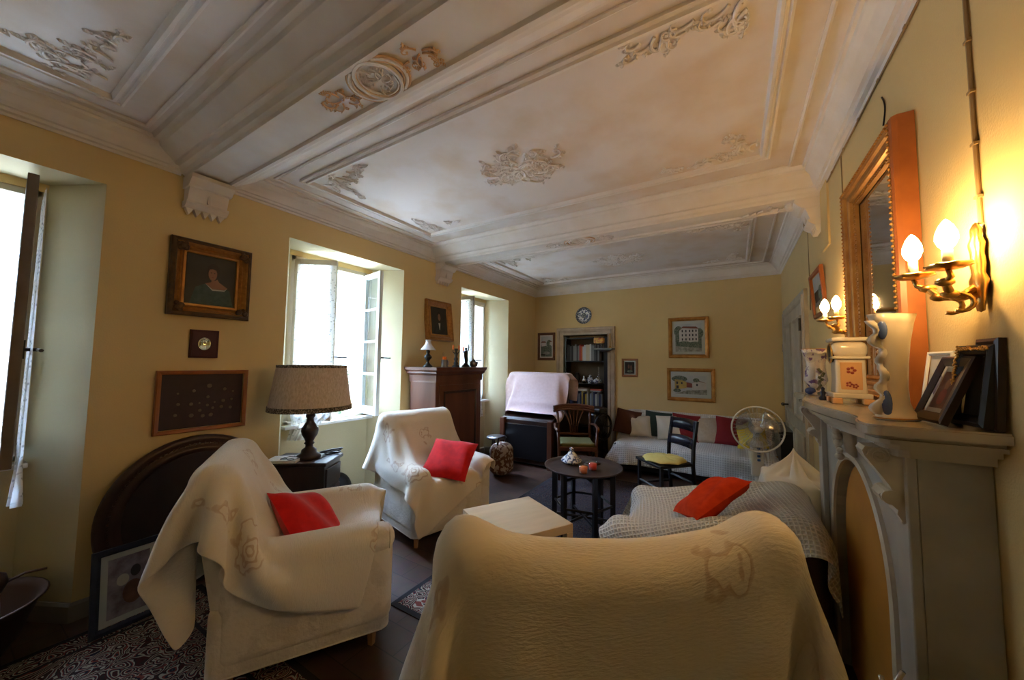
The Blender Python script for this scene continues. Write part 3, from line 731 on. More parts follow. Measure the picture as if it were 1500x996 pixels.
# ================================================================== FURNITURE
# ---- slipcovered armchair, local +x is its front
BACKC, BACKT = (-.33, 0, .62), R(-12)
WID = [1.0, 0.0, 0.0]                                                    # width factor and height of the ears on the backrest
def tilt(x, y, z):                                                  # lean the backrest
    dz = z - .3
    return (x + WID[2] - max(0, dz) * .17, y * WID[0], z + max(0, z - .7) * WID[1] * (min(1, abs(y) / .33)) ** 2.5)
def armchair(label, loc, ang):
    t = thing('slipcovered_armchair', label, 'armchair', loc, R(ang), 'slipcovered armchairs')
    mb = MB(); mb.rbox((.0, 0, .235), (.78, .8, .35), .05, lambda x, y, z: (x, y * WID[0] * (1 + .02 * (.4 - z)), max(z, .105))); o = mb.build('slipcover', 'slip', t, True)
    mb = MB(); mb.tube([(.385 * a, .4 * b * WID[0], .108) for a, b in ((-1, -.9), (-.9, -1), (.9, -1), (1, -.9), (1, .9), (.9, 1), (-.9, 1), (-1, .9))], .0045, 6, closed=True); mb.build('hem_piping', 'slip', o, True)
    for sg in (-1, 1):
        mb = MB(); mb.rbox((.02, sg * .335, .36), (.76, .15, .46), .06, lambda x, y, z, s=sg: (x, y + s * .335 * (WID[0] - 1), z))
        mb.rbox((.02, sg * .335, .55), (.78, .17, .15), .074, lambda x, y, z, s=sg: (x, y + s * .335 * (WID[0] - 1), z)); a = mb.build('armrest', 'slip', t, True)
        mb = MB(); mb.tube([(.376, sg * .335 * WID[0] + .075 * math.cos(q), .55 + .065 * math.sin(q)) for q in [R(-40 + 260 * i / 14) for i in range(15)]], .005, 5); mb.build('piping', 'slip', a, True)
    mb = MB(); mb.rbox((-.29, 0, .64), (.17, .78, .74), .07, tilt, 4); mb.build('backrest', 'slip', t, True)
    mb = MB(); mb.rbox((.09, 0, .445), (.62, .5 + .67 * (WID[0] - 1), .13), .05); mb.build('seat_cushion', 'slip', t, True)
    for x in (-.31, .31):
        for y in (-.33, .33):
            mb = MB(); mb.lathe([(.018, 0), (.027, .12)], 4, (x, y * WID[0], 0)); mb.build('leg', 'footwood', t)
    return t
def chair_sdf(W_=1.0, ear=0.0, bx=0.0):
    ya = .335 * W_
    def back(P):
        Q = P + np.stack([np.maximum(P[..., 2] - .3, 0) * .17 - bx, 0 * P[..., 0], -np.maximum(0, P[..., 2] - .7) * ear * np.minimum(1, np.abs(P[..., 1]) / (.33 * W_)) ** 2.5 * .85], -1)
        return sd_rbox(Q, (-.29, 0, .64), (.085, .385 * W_, .37), .07)
    return union(lambda P: sd_rbox(P, (0, 0, .255), (.39, .4 * W_, .155), .05), lambda P: sd_rbox(P, (.02, ya, .38), (.38, .08, .24), .07), lambda P: sd_rbox(P, (.02, -ya, .38), (.38, .08, .24), .07),
                 lambda P: sd_rbox(P, (.02, ya, .55), (.39, .085, .075), .07), lambda P: sd_rbox(P, (.02, -ya, .55), (.39, .085, .075), .07), back,
                 lambda P: sd_rbox(P, (.09, 0, .445), (.31, .25 * W_, .065), .05))
CS = chair_sdf()
def chair_push(P, st):
    """the throw is tucked down into the seat while it settles"""
    g = np.zeros_like(P); x, y, z = P[..., 0], P[..., 1], P[..., 2]
    k = ((x > -.32) & (x < .3) & (np.abs(y) < .27) & (z > .5)) * (st < 170)
    g[..., 2] -= .0035 * k; g[..., 0] -= .003 * (k * (z > .62))
    return g
CHAIR_MU = lambda X: np.where(X[:, 2] > .9, .995, np.where((X[:, 2] > .45) & (np.abs(X[:, 1]) > .3), .25, .5))
A2, A1, A3 = ((-2.47, 2.60, 0), -13.6), ((-2.134, 1.254, 0), 60), ((-.51, 1.33, 0), 124.5)
WID[2] = .1
armchair('slipcovered armchair facing us before the tall cabinet, red cushion in its right half', *A2)
WID[2] = 0
armchair('slipcovered armchair seen from its side at left, back to the round wooden board', *A1)
WID[:] = [1.2, .28, 0]
armchair('nearest slipcovered armchair, seen from behind under a throw', *A3)
def throw(label, pos, c, size, rot, m='throw', seed=1, n=50, mm=50, **kw):
    P = drape(kw.pop('sdf', CS), (c[0], c[1], kw.pop('z0', 1.05)), size, R(rot), n, mm, seed=seed, push=chair_push, mu=CHAIR_MU, **kw)
    o = cloth_obj('throw_blanket', P, m, size=size, thick=.009, loc=pos[0], rz=R(pos[1])); return tag(o, label, 'throw', 'cream throws over the armchairs')
throw('cream throw on the armchair before the tall cabinet, one corner hanging over the seat front', A2, (.04, -.13), (1.5, 1.08), 16, seed=3, sdf=chair_sdf(bx=.1))
throw('cream throw on the left armchair, a long corner hanging behind its back', A1, (-.19, .05), (1.62, 1.42), -8, 'throw2', seed=5)
throw('cream throw with leaf motifs over the back of the nearest armchair', A3, (-.38, .03), (1.7, 1.9), 5, 'throw', seed=9, n=56, mm=60, sdf=chair_sdf(1.2, .28), z0=1.14)
WID[:] = [1, 0, 0]
pillow('scatter_cushion', 'square red cushion on the armchair before the tall cabinet', 'red', (.42, .42, .13), (-2.20, 2.54, .645), (306 - 360, 4, 21), 'red cushions')
pillow('scatter_cushion', 'red cushion tucked in the armchair at left', 'red', (.43, .43, .12), (-2.07, 1.22, .59), (-47, 19, 112), 'red cushions')

# ---- birch veneer coffee table
t = thing('coffee_table', 'square birch coffee table between the armchairs', 'table', (-1.32, 2.23, 0), R(60.8))
mb = MB(); mb.box(-.28, .28, -.28, .28, .395, .45); mb.build('table_top', 'birch', t, bevel=.004)
for x in (-.255, .255):
    for y in (-.255, .255):
        mb = MB(); mb.box(x - .025, x + .025, y - .025, y + .025, 0, .395); mb.build('leg', 'birch', t, bevel=.003)
# ---- black round table: metal tray on a folding stand
t = thing('tray_table', 'round dark metal tray table on black folding stand, tagine on top', 'table', (-1.19, 3.2, 0))
mb = MB(); mb.lathe([(.0, .565), (.30, .565), (.325, .572), (.345, .587), (.348, .594), (.342, .594), (.322, .579), (.30, .573), (.0, .573)], 48, cap=False); mb.build('tray', mat('worn_dark_tray', (.1, .07, .06), .38, (.06, .045, .04), 9, metal=.5), t, True)
for k in range(6):
    a = R(60 * k + 12); x, y = .26 * math.cos(a), .26 * math.sin(a); mb = MB(); mb.prism([(-.022, -.016), (.022, -.016), (.022, .016), (-.022, .016)], 0, .563, lambda u, v, w_, x=x, y=y, a=a: (x + u * math.cos(a) - v * math.sin(a), y + u * math.sin(a) + v * math.cos(a), w_)); mb.build('leg', 'black', t)
mb = MB()
for k in range(3):
    a = R(60 * k + 12)
    for z in (.14, .5):
        x, y = .25 * math.cos(a), .25 * math.sin(a); mb.tube([(x, y, z + .004 * k), (-x, -y, z + .004 * k)], .012, 6)
for k in range(6):
    a, b = R(60 * k + 12), R(60 * k + 72); mb.tube([(.26 * math.cos(a), .26 * math.sin(a), .27), (.26 * math.cos(b), .26 * math.sin(b), .27)], .011, 6)
mb.build('stretcher', 'black', t)
t = thing('tagine', 'small blue and white conical lidded dish on the round tray table', 'dish', (-1.33, 3.27, .573))
mb = MB(); mb.lathe([(.0, 0), (.06, 0), (.085, .015), (.10, .032), (.095, .034), (.0, .03)], 28, cap=False); mb.build('base_dish', 'porcpatblue', t, True)
mb = MB(); mb.lathe([(.094, .034), (.09, .045), (.06, .07), (.035, .095), (.018, .115), (.012, .122), (.02, .13), (.02, .142), (.0, .15)], 28, cap=False); mb.build('lid', 'porcpatblue', t, True)
o = MB().lathe([(0, 0), (.07, 0), (.075, .004), (.0, .006)], 24, (0, 0, 0), 1, 1, cap=False).build('saucer', 'copper', None, True, loc=(-1.16, 3.38, .573)); tag(o, 'dark copper saucer behind the tagine on the tray table', 'dish')
for (x, y, mm, lb) in ((-1.125, 3.03, 'candle', 'orange candle in a glass, nearer one on the tray table'), (-1.09, 3.17, 'candlered', 'red candle in a glass, farther one on the tray table')):
    t = thing('candle_glass', lb, 'candle', (x, y, .573), 0, 'candle glasses on the tray table')
    MB().lathe([(0, 0), (.035, 0), (.04, .078), (.038, .078), (.033, .004)], 20, cap=False).build('glass_cup', 'glass', t, True); MB().lathe([(0, .005), (.032, .005), (.036, .058), (0, .06)], 20, cap=False).build('wax', mm, t, True)
# ---- black ladder-back chair with yellow cushion
t = thing('dining_chair', 'dark wooden chair with two back rails and yellow tufted cushion', 'chair', (-.68, 4.42, 0), R(0))
fx = (math.cos(R(225)), math.sin(R(225)))
def loc2(u, v): return (fx[0] * u - fx[1] * v, fx[1] * u + fx[0] * v)
DW = 'black'
def bar(pts, r=.017, n=4): return MB().tube([(*loc2(u, v), z) for u, v, z in pts], r * 1.25, n)
for sv in (-.2, .2):
    bar([(.2, sv, 0), (.2, sv, .43)]).build('leg', DW, t); bar([(-.22, sv, 0), (-.19, sv, .43), (-.20, sv, .62), (-.25, sv, .9)]).build('rear_post', DW, t)
mb = MB()
vs = [(*loc2(u, v), z) for z in (.42, .45) for u, v in ((-.21, -.2), (.23, -.23), (.23, .23), (-.21, .2))]; mb.add(vs, [(3, 2, 1, 0), (4, 5, 6, 7), (0, 1, 5, 4), (1, 2, 6, 5), (2, 3, 7, 6), (3, 0, 4, 7)]); mb.build('seat', DW, t, bevel=.006)
for z0, z1 in ((.78, .89), (.60, .70)):
    mb = MB(); vs = []; 
    for i in range(9):
        v = -.2 + .4 * i / 8; b = -.035 * (1 - (v / .2) ** 2); lean = -.20 - (z0 - .62) * .18
        for (du, z) in ((0, z0), (.018, z0), (.018, z1 + .015 * (1 - (v / .2) ** 2)), (0, z1 + .015 * (1 - (v / .2) ** 2))): vs.append((*loc2(lean + b + du - (z - z0) * .15, v), z))
    mb.add(vs, [(i * 4 + q, i * 4 + (q + 1) % 4, i * 4 + 4 + (q + 1) % 4, i * 4 + 4 + q) for i in range(8) for q in range(4)] + [(3, 2, 1, 0), (32, 33, 34, 35)]); mb.build('back_rail', mat('blue_black_gloss', (.02, .02, .035), .22), t, True)
for a, b, z in (((.2, -.2), (.2, .2), .2), ((.2, -.2), (-.21, -.2), .16), ((.2, .2), (-.21, .2), .16), ((-.21, -.2), (-.21, .2), .24)): bar([(*a, z), (*b, z)], .01, 6).build('stretcher', DW, t)
mb = MB(); vs = []; n = 40; rr = [q * 1.15 for q in [0, .04, .08, .12, .15, .175, .19, .195, .19, .15, 0]]; 
def tuft(a, z, k): return 1 + .05 * math.cos(8 * a)
for k, r in enumerate(rr):
    for i in range(n):
        a = 2 * math.pi * i / n; top = k < 8; q = r / .2243
        z = (.022 + .03 * math.sqrt(max(0, 1 - q ** 3)) - .014 * abs(math.cos(4 * a)) ** 8 * (q > .2) * q - .012 * math.exp(-((q - .45) / .12) ** 2) * (math.cos(4 * a) ** 2)) if top else (.01, .004, .004)[k - 8]
        vs.append((r * (1 + .04 * math.cos(8 * a) * q) * math.cos(a), r * (1 + .04 * math.cos(8 * a) * q) * math.sin(a), z))
mb.add(vs, [(k * n + i, (k + 1) * n + i, (k + 1) * n + (i + 1) % n, k * n + (i + 1) % n) for k in range(len(rr) - 1) for i in range(n)])
c = loc2(.02, 0); o = mb.build('seat_cushion', 'yellowpale', None, True, loc=(-.68 + c[0], 4.42 + c[1], .449)); tag(o, 'pale yellow tufted round cushion on the dark wooden chair', 'cushion')
# ---- long sofa by the far wall
SX0, SX1 = -1.50, .42
t = thing('sofa', 'long low dark sofa against the far wall under a white cover', 'sofa', (0, 0, 0))
MB().rbox(((SX0 + SX1) / 2, 5.66, .27), (SX1 - SX0, .86, .26), .04).build('seat', 'black', t, True); MB().rbox(((SX0 + SX1) / 2, 6.02, .55), (SX1 - SX0, .2, .46), .07).build('backrest', 'black', t, True)
MB().box(SX0 + .03, SX1 - .03, 5.26, 6.08, .06, .16).build('base', 'black', t)
for x in (SX0 + .1, SX1 - .1):
    for y in (5.3, 6.05): MB().lathe([(.02, 0), (.025, .07)], 8, (x, y, 0)).build('leg', 'darkwood', t)
cxs = (SX0 + SX1) / 2
SS = union(lambda P: sd_rbox(P, (cxs, 5.66, .27), ((SX1 - SX0) / 2, .43, .13), .04), lambda P: sd_rbox(P, (cxs, 6.02, .55), ((SX1 - SX0) / 2, .1, .23), .07))
def wallpush(P, st):
    g = np.zeros_like(P); y = P[..., 1]; g[..., 1] -= np.maximum(0, y - 6.13) * .5; k = (y > 5.5) & (y < 5.95) & (P[..., 2] > .42); g[..., 2] -= .003 * k; g[..., 1] += .002 * (k & (P[..., 2] > .5)); return g
P_ = drape(SS, (cxs - .05, 5.58, .86), (2.1, 1.36), R(-1), 60, 44, seed=4, mu=lambda X: np.where(X[:, 2] > .74, .97, .4), push=wallpush, steps=200)
P_[..., 1] = np.minimum(P_[..., 1], 6.17)
tag(cloth_obj('sofa_cover', P_, 'waffle_white', size=(2.1, 1.36)), 'white ribbed cover draped over the long sofa by the far wall', 'cover')
for nm, lb, m, x, z, s_, ry, in (('s', 'dark brown cushion at the left end of the far sofa', 'brownc', -1.44, .62, .38, 8), ('s', 'beige cushion between the brown and green ones on the sofa', 'creamc', -1.24, .58, .32, -4), ('s', 'dark green cushion on the sofa', 'green', -1.0, .62, .38, 3),
        ('s', 'cream cushion right of the dark green one on the sofa', 'creamc', -.83, .60, .35, -5), ('s', 'dark red cushion behind the back of the dark wooden chair', 'darkred', -.62, .62, .37, 4), ('s', 'beige cushion between the two dark red ones on the sofa', 'beige', -.37, .60, .36, -3),
        ('s', 'dark red cushion right of the dark wooden chair on the sofa', 'darkred', -.06, .62, .38, 3), ('s', 'yellow cushion beside the fan on the sofa', 'yellow', .16, .60, .35, -8)):
    off = {-.83: -.03, -.62: .0, -1.24: -.02, .16: -.02, -.37: .02, -1.0: .03}.get(x, 0)
    pillow('sofa_cushion', lb, m, (s_, s_, .1), (x, 5.80 + off, z), (-16, ry, 3 * ry % 7 - 3), 'row of cushions on the far sofa')
# ---- dark side unit in the corner beyond the fan
t = thing('side_unit', 'low black cabinet in the corner between sofa and door', 'cabinet', (.46, 5.55, 0)); MB().box(-.03, .1, -.35, .5, 0, .74).build('body', 'black', t, bevel=.01); MB().box(-.05, .1, -.38, .52, .74, .77).build('top', 'black', t, bevel=.006); MB().sph((-.04, 0, .4), .012).build('knob', 'brass', t)
# ---- wooden armchair
t = thing('wooden_armchair', 'reddish wooden armchair with fanned back slats and olive seat', 'chair', (-1.86, 4.72, 0), R(-62))
W = 'redwood'
for sg in (-1, 1):
    MB().tube([(.22, sg * .24, 0), (.21, sg * .235, .2), (.22, sg * .24, .44), (.2, sg * .255, .64)], [.017, .022, .02, .016], 8).build('leg', W, t, True)
    MB().tube([(-.25, sg * .2, 0), (-.21, sg * .21, .3), (-.21, sg * .215, .5), (-.25, sg * .225, .72), (-.29, sg * .235, .85)], .019, 8).build('rear_post', W, t, True)
    MB().tube([(-.24, sg * .23, .66), (-.1, sg * .275, .67), (.1, sg * .28, .65), (.21, sg * .26, .645), (.24, sg * .25, .63)], [.015, .018, .02, .022, .016], 8).build('armrest', W, t, True)
    MB().tube([(.22, sg * .235, .17), (-.23, sg * .205, .17)], .011, 6).build('stretcher', W, t)
mb = MB(); mb.prism([(-.22, -.21), (.24, -.25), (.24, .25), (-.22, .21)], .38, .44); mb.build('seat_rail', W, t, bevel=.01)
mb = MB(); mb.rbox((.02, 0, .455), (.42, .44, .06), .028); mb.build('seat', 'olive', t, True)
mb = MB(); pts = [(-.235 - .0 - .05 * (1 - (v / .29) ** 2), v, .86 + .03 * (1 - (v / .29) ** 2)) for v in [-.29 + .58 * i / 12 for i in range(13)]]
for dz in (-.03, 0, .025): mb.tube([(x - dz * .2 - .03, y, z + dz) for x, y, z in pts], .02, 8)
mb.build('crest_rail', W, t, True)
for k in (-2, -1, 0, 1, 2): MB().tube([(-.22, k * .022, .53), (-.235, k * .028, .65), (-.27, k * .048, .76), (-.31, k * .075, .86)], [.008, .008, .012, .014], 6).build('back_slat', W, t, True)
MB().tube([(-.22, -.2, .52), (-.22, .2, .52)], .016, 6).build('lower_rail', W, t)
# ---- black treadle piece with wheel
t = thing('wheeled_machine', 'black cast iron machine stand with round spoked wheel beside the sofa', 'machine', (-1.68, 5.35, 0), R(-20))
mb = MB(); mb.tube([(.0 + .15 * 0, .19 * math.cos(a), .58 + .19 * math.sin(a)) for a in [i * math.pi / 14 for i in range(28)]], .018, 8, closed=True)
for k in range(6): a = k * math.pi / 3; mb.tube([(0, 0, .58), (0, .19 * math.cos(a), .58 + .19 * math.sin(a))], .008, 6)
mb.sph((0, 0, .58), .03); mb.build('wheel', 'blackiron', t, True)
t['label'] = t['label']
mb = MB(); mb.rbox((-.1, 0, .62), (.16, .3, .34), .05); mb.build('body', 'black', t, True)
for y in (-.2, .2): MB().tube([(-.1, y * .6, .5), (-.1, y * .8, .25), (-.2, y, .02), (.05, y, .02), (-.1, y * .8, .25)], .016, 6).build('leg', 'blackiron', t)
MB().rbox((-.13, 0, .82), (.3, .2, .08), .03).build('cover', 'black', t, True)
# ---- cylinder bureau with pink cloth
t = thing('bureau', 'dark roll-front bureau draped with a pale pink cloth', 'desk', (-2.66, 5.08, 0), 0)
MB().box(-.42, .42, -.32, .38, .04, .66).build('chest', 'darkwood', t, bevel=.008); MB().box(-.36, .36, -.332, -.318, .1, .6).build('front_panel', 'black', t, bevel=.004)
MB().box(-.44, -.36, -.36, -.28, 0, .68).build('corner_post', 'redwood', t, bevel=.01); MB().box(.36, .44, -.36, -.28, 0, .68).build('corner_post', 'redwood', t, bevel=.01)
mb = MB(); mb.prism([(-.3, .655), (-.26, .69), (-.1, .74), (.03, .88), (.1, 1.31), (.3, 1.31), (.3, .655)], -.44, .42, lambda u, v, q: (q, u, v)); mb.build('writing_case', 'darkwood', t)
ca, sa = math.cos(R(4)), math.sin(R(4))
def bureau_sdf(P):
    q = union(lambda P: sd_rbox(P, (0, .03, .35), (.42, .35, .31), .02), lambda P: sd_rbox(P, (-.03, .19, .99), (.5, .13, .36), .02), lambda P: sd_rbox(P, (-.01, .1, .8), (.45, .2, .14), .05), lambda P: sd_rbox(P, (0, -.05, .69), (.43, .3, .07), .05))
    return q(P)
P_ = drape(bureau_sdf, (-.09, .06, 1.40), (1.3, 1.32), R(-3), 50, 50, seed=6, mu=lambda X: np.where(X[:, 2] > 1.25, .99, .35), steps=230)
P_[..., 0] = np.maximum(P_[..., 0], -.6)
tag(cloth_obj('dust_cloth', P_, 'pinkcloth', size=(1.1, 1.34), loc=(-2.66, 5.08, 0), thick=.004), 'pale pink cloth draped over the bureau near the far window', 'cloth')
# ---- stool and basket by the bureau
t = thing('stool', 'small dark stool with grey seat left of the bureau', 'stool', (-3.02, 4.52, 0)); MB().lathe([(0, .40), (.14, .40), (.15, .415), (.14, .43), (0, .435)], 24, cap=False).build('seat', 'pewter', t, True)
for k in range(3): a = k * 2.1 + .4; MB().tube([(.08 * math.cos(a), .08 * math.sin(a), .4), (.15 * math.cos(a), .15 * math.sin(a), 0)], .013, 6).build('leg', 'darkwood', t)
t = thing('patterned_bag', 'flower patterned carpet bag between the tall cabinet and the stool', 'bag', (-2.72, 4.2, 0)); MB().rbox((0, 0, .22), (.26, .3, .42), .1, lambda x, y, z: (x * (1 + .2 * (.6 - z)), y, z)).build('body', mat('carpet_bag', (.12, .05, .03), .9, (.4, .32, .25), 22, thr=(.5, .54)), t, True)
MB().tube([(0, -.1, .41), (0, -.08, .5), (0, .08, .5), (0, .1, .41)], .012, 6).build('handle', 'black', t)
# ---- tall mahogany cabinet
t = thing('tall_cabinet', 'tall mahogany cabinet between the two farther windows', 'cabinet', (0, 0, 0))
x0, x1, y0, y1 = XL + .06, -2.82, 3.0, 3.84
MB().box(x0, x1, y0, y1, .08, 1.3).build('body', 'redwood', t, bevel=.008)
mb = MB(); cr = [(0, 1.28), (.006, 1.28), (.01, 1.3), (.01, 1.36), (.03, 1.38), (.035, 1.40), (.05, 1.42), (.055, 1.45), (0, 1.45)]
mb.sweep([(-o, z) for o, z in cr], [(x0, y0), (x1, y0), (x1, y1), (x0, y1)], lambda a, b, h: (a, b, h)); mb.box(x0, x1, y0, y1, 1.3, 1.449); mb.build('cornice', 'redwood', t)
mb = MB(); mb.sweep([(0, 0), (-.02, 0), (-.02, .08), (0, .1)], [(x0, y0), (x1, y0), (x1, y1), (x0, y1)], lambda a, b, h: (a, b, h)); mb.build('plinth', 'darkwood', t)
mb = MB(); mb.box(x1, x1 + .012, y0 + .05, y1 - .05, .14, 1.25); d = mb.build('door', 'redwood', t, bevel=.004)
mb = MB(); mb.sweep([(0, 0), (0, .01), (.012, .016), (.025, .004), (.03, 0)], [(y0 + .12, .22), (y1 - .12, .22), (y1 - .12, 1.18), (y0 + .12, 1.18)], lambda a, b, h: (x1 + .012 + h, a, b)); mb.build('moulding', 'darkwood', d); MB().sph((x1 + .022, y0 + .09, .75), .012).build('knob', 'brass', d)
# things on the cabinet
def on(label, name, cat, x, y, z, group=None, rz=0): return thing(name, label, cat, (x, y, z), rz, group)
t = on('oil lamp with white glass shade on the left of the tall cabinet', 'oil_lamp', 'lamp', -3.02, 3.07, 1.45)
MB().lathe([(0, 0), (.055, 0), (.058, .01), (.035, .03), (.018, .05), (.014, .07), (.03, .09), (.045, .11), (.045, .125), (.03, .14), (.016, .155), (.022, .165), (.024, .19), (.012, .2)], 20).build('base', 'bronze', t, True)
MB().lathe([(.088, .2), (.085, .205), (.06, .235), (.035, .27), (.03, .285), (.032, .31), (.036, .315), (.033, .315), (.03, .285), (.055, .235), (.082, .203)], 24, cap=False).build('shade', 'porcwhite', t, True)
t = on('pewter tankard beside the oil lamp on the tall cabinet', 'tankard', 'mug', -2.9, 3.22, 1.45); MB().lathe([(0, 0), (.045, 0), (.045, .006), (.04, .012), (.038, .085), (.042, .09), (.036, .09), (.034, .01)], 20, cap=False).build('body', 'pewter', t, True); MB().tube([(0, .04, .075), (0, .065, .07), (0, .068, .035), (0, .04, .02)], .005, 6).build('handle', 'pewter', t, True)
o = MB().lathe([(0, 0), (.026, 0), (.026, .06), (0, .062)], 16, cap=False).build('orange_candle', 'candle', None, True, loc=(-3.0, 3.26, 1.52)); 
o.location = (-2.9, 3.22, 1.52); o.scale = (.9, .9, .9); tag(o, 'thick orange candle standing in the pewter tankard', 'candle')
o = MB().lathe([(0, 0), (.03, 0), (.032, .02), (.025, .06), (.01, .1), (.008, .15), (.012, .16), (.014, .175), (0, .18)], 16, cap=False).build('glass_decanter', 'glass', None, True, loc=(-3.02, 3.33, 1.45)); tag(o, 'slender clear glass decanter behind the pewter tankard', 'bottle')
t = on('dark bronze candlestick with two orange candles on the tall cabinet', 'candelabrum', 'candlestick', -2.93, 3.46, 1.45)
MB().lathe([(0, 0), (.05, 0), (.045, .015), (.025, .03), (.03, .05), (.018, .07), (.028, .1), (.016, .13), (.024, .16), (.014, .19), (.025, .215), (.022, .23), (0, .23)], 14, cap=False).build('stem', 'bronze', t, True)
for sg in (-1, 1):
    MB().tube([(0, 0, .19), (0, sg * .03, .17), (0, sg * .055, .185), (0, sg * .055, .215)], .006, 6).build('arm', 'bronze', t, True); MB().lathe([(.011, 0), (.011, .055)], 12, (0, sg * .055, .215)).build('candle', 'candle', t)
t = on('dark bronze figurine raising one arm beside the candlestick', 'figurine_candlestick', 'figurine', -2.92, 3.64, 1.45)
MB().lathe([(0, 0), (.055, 0), (.05, .02), (.03, .035), (.02, .05), (0, .05)], 14, cap=False).build('plinth', 'bronze', t, True)
mb = MB(); mb.tube([(0, .01, .045), (.003, .008, .09), (0, .0, .14), (0, 0, .19), (0, .003, .215)], [.016, .022, .024, .027, .01], 8); mb.sph((0, .003, .232), .017); mb.tube([(0, .02, .2), (0, .045, .215), (0, .055, .25), (0, .045, .29)], [.009, .008, .007, .006], 6); mb.tube([(0, -.02, .2), (0, -.045, .185), (0, -.05, .21)], [.009, .008, .007], 6); mb.build('figure', 'bronze', t, True)
MB().lathe([(.011, 0), (.011, .05)], 12, (0, -.055, .205)).build('candle', 'candle', t)
t = on('small dark metal teapot at the right end of the tall cabinet', 'teapot', 'teapot', -2.9, 3.78, 1.45)
MB().lathe([(0, 0), (.03, 0), (.05, .02), (.055, .045), (.04, .075), (.02, .085), (.008, .095), (.012, .105), (0, .11)], 18, cap=False).build('body', 'pewter', t, True); MB().tube([(0, .05, .07), (0, .085, .075), (0, .09, .04), (0, .05, .02)], .005, 6).build('handle', 'pewter', t, True); MB().tube([(0, -.045, .03), (0, -.07, .05), (0, -.085, .075)], [.01, .007, .005], 6).build('spout', 'pewter', t, True)
# ---- night stand with table lamp
NS = thing('nightstand', 'dark carved night table under the table lamp', 'table', (-3.0, 1.69, 0), R(35))
MB().box(-.22, .22, -.15, .15, .05, .69).build('body', 'darkwood', NS, bevel=.006); MB().box(-.24, .24, -.17, .17, .69, .72).build('top', 'darkwood', NS, bevel=.008)
MB().box(.22, .235, -.13, .13, .52, .66).build('drawer', 'darkwood', NS, bevel=.004); MB().box(.22, .235, -.13, .13, .1, .49).build('door', 'darkwood', NS, bevel=.004)
for x in (-.2, .2):
    for y in (-.13, .13): MB().lathe([(.018, 0), (.025, .05)], 8, (x, y, 0)).build('foot', 'darkwood', NS)
t = on('table lamp with turned dark wooden base and wide linen shade', 'table_lamp', 'lamp', -2.965, 1.70, .72)
MB().lathe([(0, 0), (.085, 0), (.09, .012), (.085, .03), (.06, .045), (.055, .07), (.03, .09), (.028, .11), (.04, .12), (.03, .135), (.04, .16), (.058, .19), (.064, .22), (.062, .245), (.055, .25), (.045, .27), (.03, .29), (.025, .32), (.035, .335), (.035, .35), (.02, .36), (.018, .42), (0, .42)], 28, cap=False).build('base', 'darkwood', t, True)
MB().lathe([(.305, .40), (.255, .745), (.25, .745), (.30, .40)], 48, cap=False).build('lamp_shade', 'shade', t, True)
MB().lathe([(.309, .392), (.306, .43), (.303, .43), (.30, .392)], 48, cap=False).build('lower_braid', 'braid', t, True); MB().lathe([(.2585, .732), (.2575, .752), (.252, .752), (.252, .732)], 48, cap=False).build('upper_braid', 'braid', t, True)
mb = MB()
for k in range(3): a = k * 2.09; mb.tube([(0, 0, .42), (.25 * math.cos(a), .25 * math.sin(a), .74)], .003, 5)
mb.build('shade_carrier', 'bronze', t)
o = MB().box(-.11, .11, -.08, .08, 0, .022).build('closed_book', 'paper', None, loc=(-3.03, 1.55, .72), rz=R(40), bevel=.003); tag(o, 'pale closed book lying on the night table in front of the lamp', 'book')
mb = MB()
for sg in (-1, 1): mb.tube([(sg * .032 + .026 * math.cos(a), .02 * math.sin(a), .004) for a in [i * math.pi / 8 for i in range(16)]], .0025, 5, closed=True)
mb.tube([(.058, 0, .004), (.06, .06, .004), (-.02, .09, .005)], .002, 5); mb.tube([(-.058, 0, .004), (-.05, .07, .004), (.04, .1, .005)], .002, 5)
o = mb.build('eyeglasses', 'black', None, loc=(-2.96, 1.53, .744), rz=R(20)); tag(o, 'black folded eyeglasses lying on the pale book', 'eyeglasses')
mb = MB()
for k in range(5):
    ph = k * 1.3; mb.tube([(.05 * math.cos(a + ph) * (1 + .2 * k), .032 * math.sin(a) * (1 + .15 * k), .006 + .006 * k) for a in [i * math.pi / 10 for i in range(20)]], .0045, 5, closed=True)
o = mb.build('coiled_cable', 'black', None, True, loc=(-2.95, 1.885, .72), rz=R(60)); tag(o, 'coiled black cable on the right corner of the night table', 'cable')
mb = MB(); mb.lathe([(0, -.02), (.17, -.02), (.18, 0), (.17, .02), (.12, .03), (0, .03)], 36, cap=False)
o = mb.build('round_tray', 'black', None, True, loc=(XI + .12, 2.30, .19)); o.rotation_euler = (0, R(80), 0); tag(o, 'dark round tray leaning in the window niche beside the night table', 'tray')
# ---- round wooden board leaning on the wall
t = thing('round_board', 'big round carved wooden board leaning on the wall behind the left armchair', 'board', (-3.16, 1.07, .0)); t.rotation_euler = (0, R(-5), 0)
f = lambda r, h: (h, r)
def disc(prof, n=64): 
    mb = MB(); vs = [(h, r * math.cos(a), .49 + r * math.sin(a)) for r, h in prof for a in [2 * math.pi * i / n for i in range(n)]]
    return mb.add(vs, [(k * n + i, k * n + (i + 1) % n, (k + 1) * n + (i + 1) % n, (k + 1) * n + i) for k in range(len(prof) - 1) for i in range(n)])
disc([(.001, -.02), (.48, -.02), (.485, 0), (.36, .004), (.34, -.006), (.001, -.006)]).build('panel', 'darkwood', t, True)
disc([(.485, -.02), (.49, .0), (.48, .022), (.455, .026), (.44, .014), (.42, .014), (.41, .024), (.385, .022), (.37, .006)]).build('rim_moulding', 'boardwood', t, True)
mb = MB()
for k in range(96): a = 2 * math.pi * k / 96; mb.sph((.012, .43 * math.cos(a), .49 + .43 * math.sin(a)), .008, n=6, m=4)
mb.build('bead_row', 'boardwood', t, True)

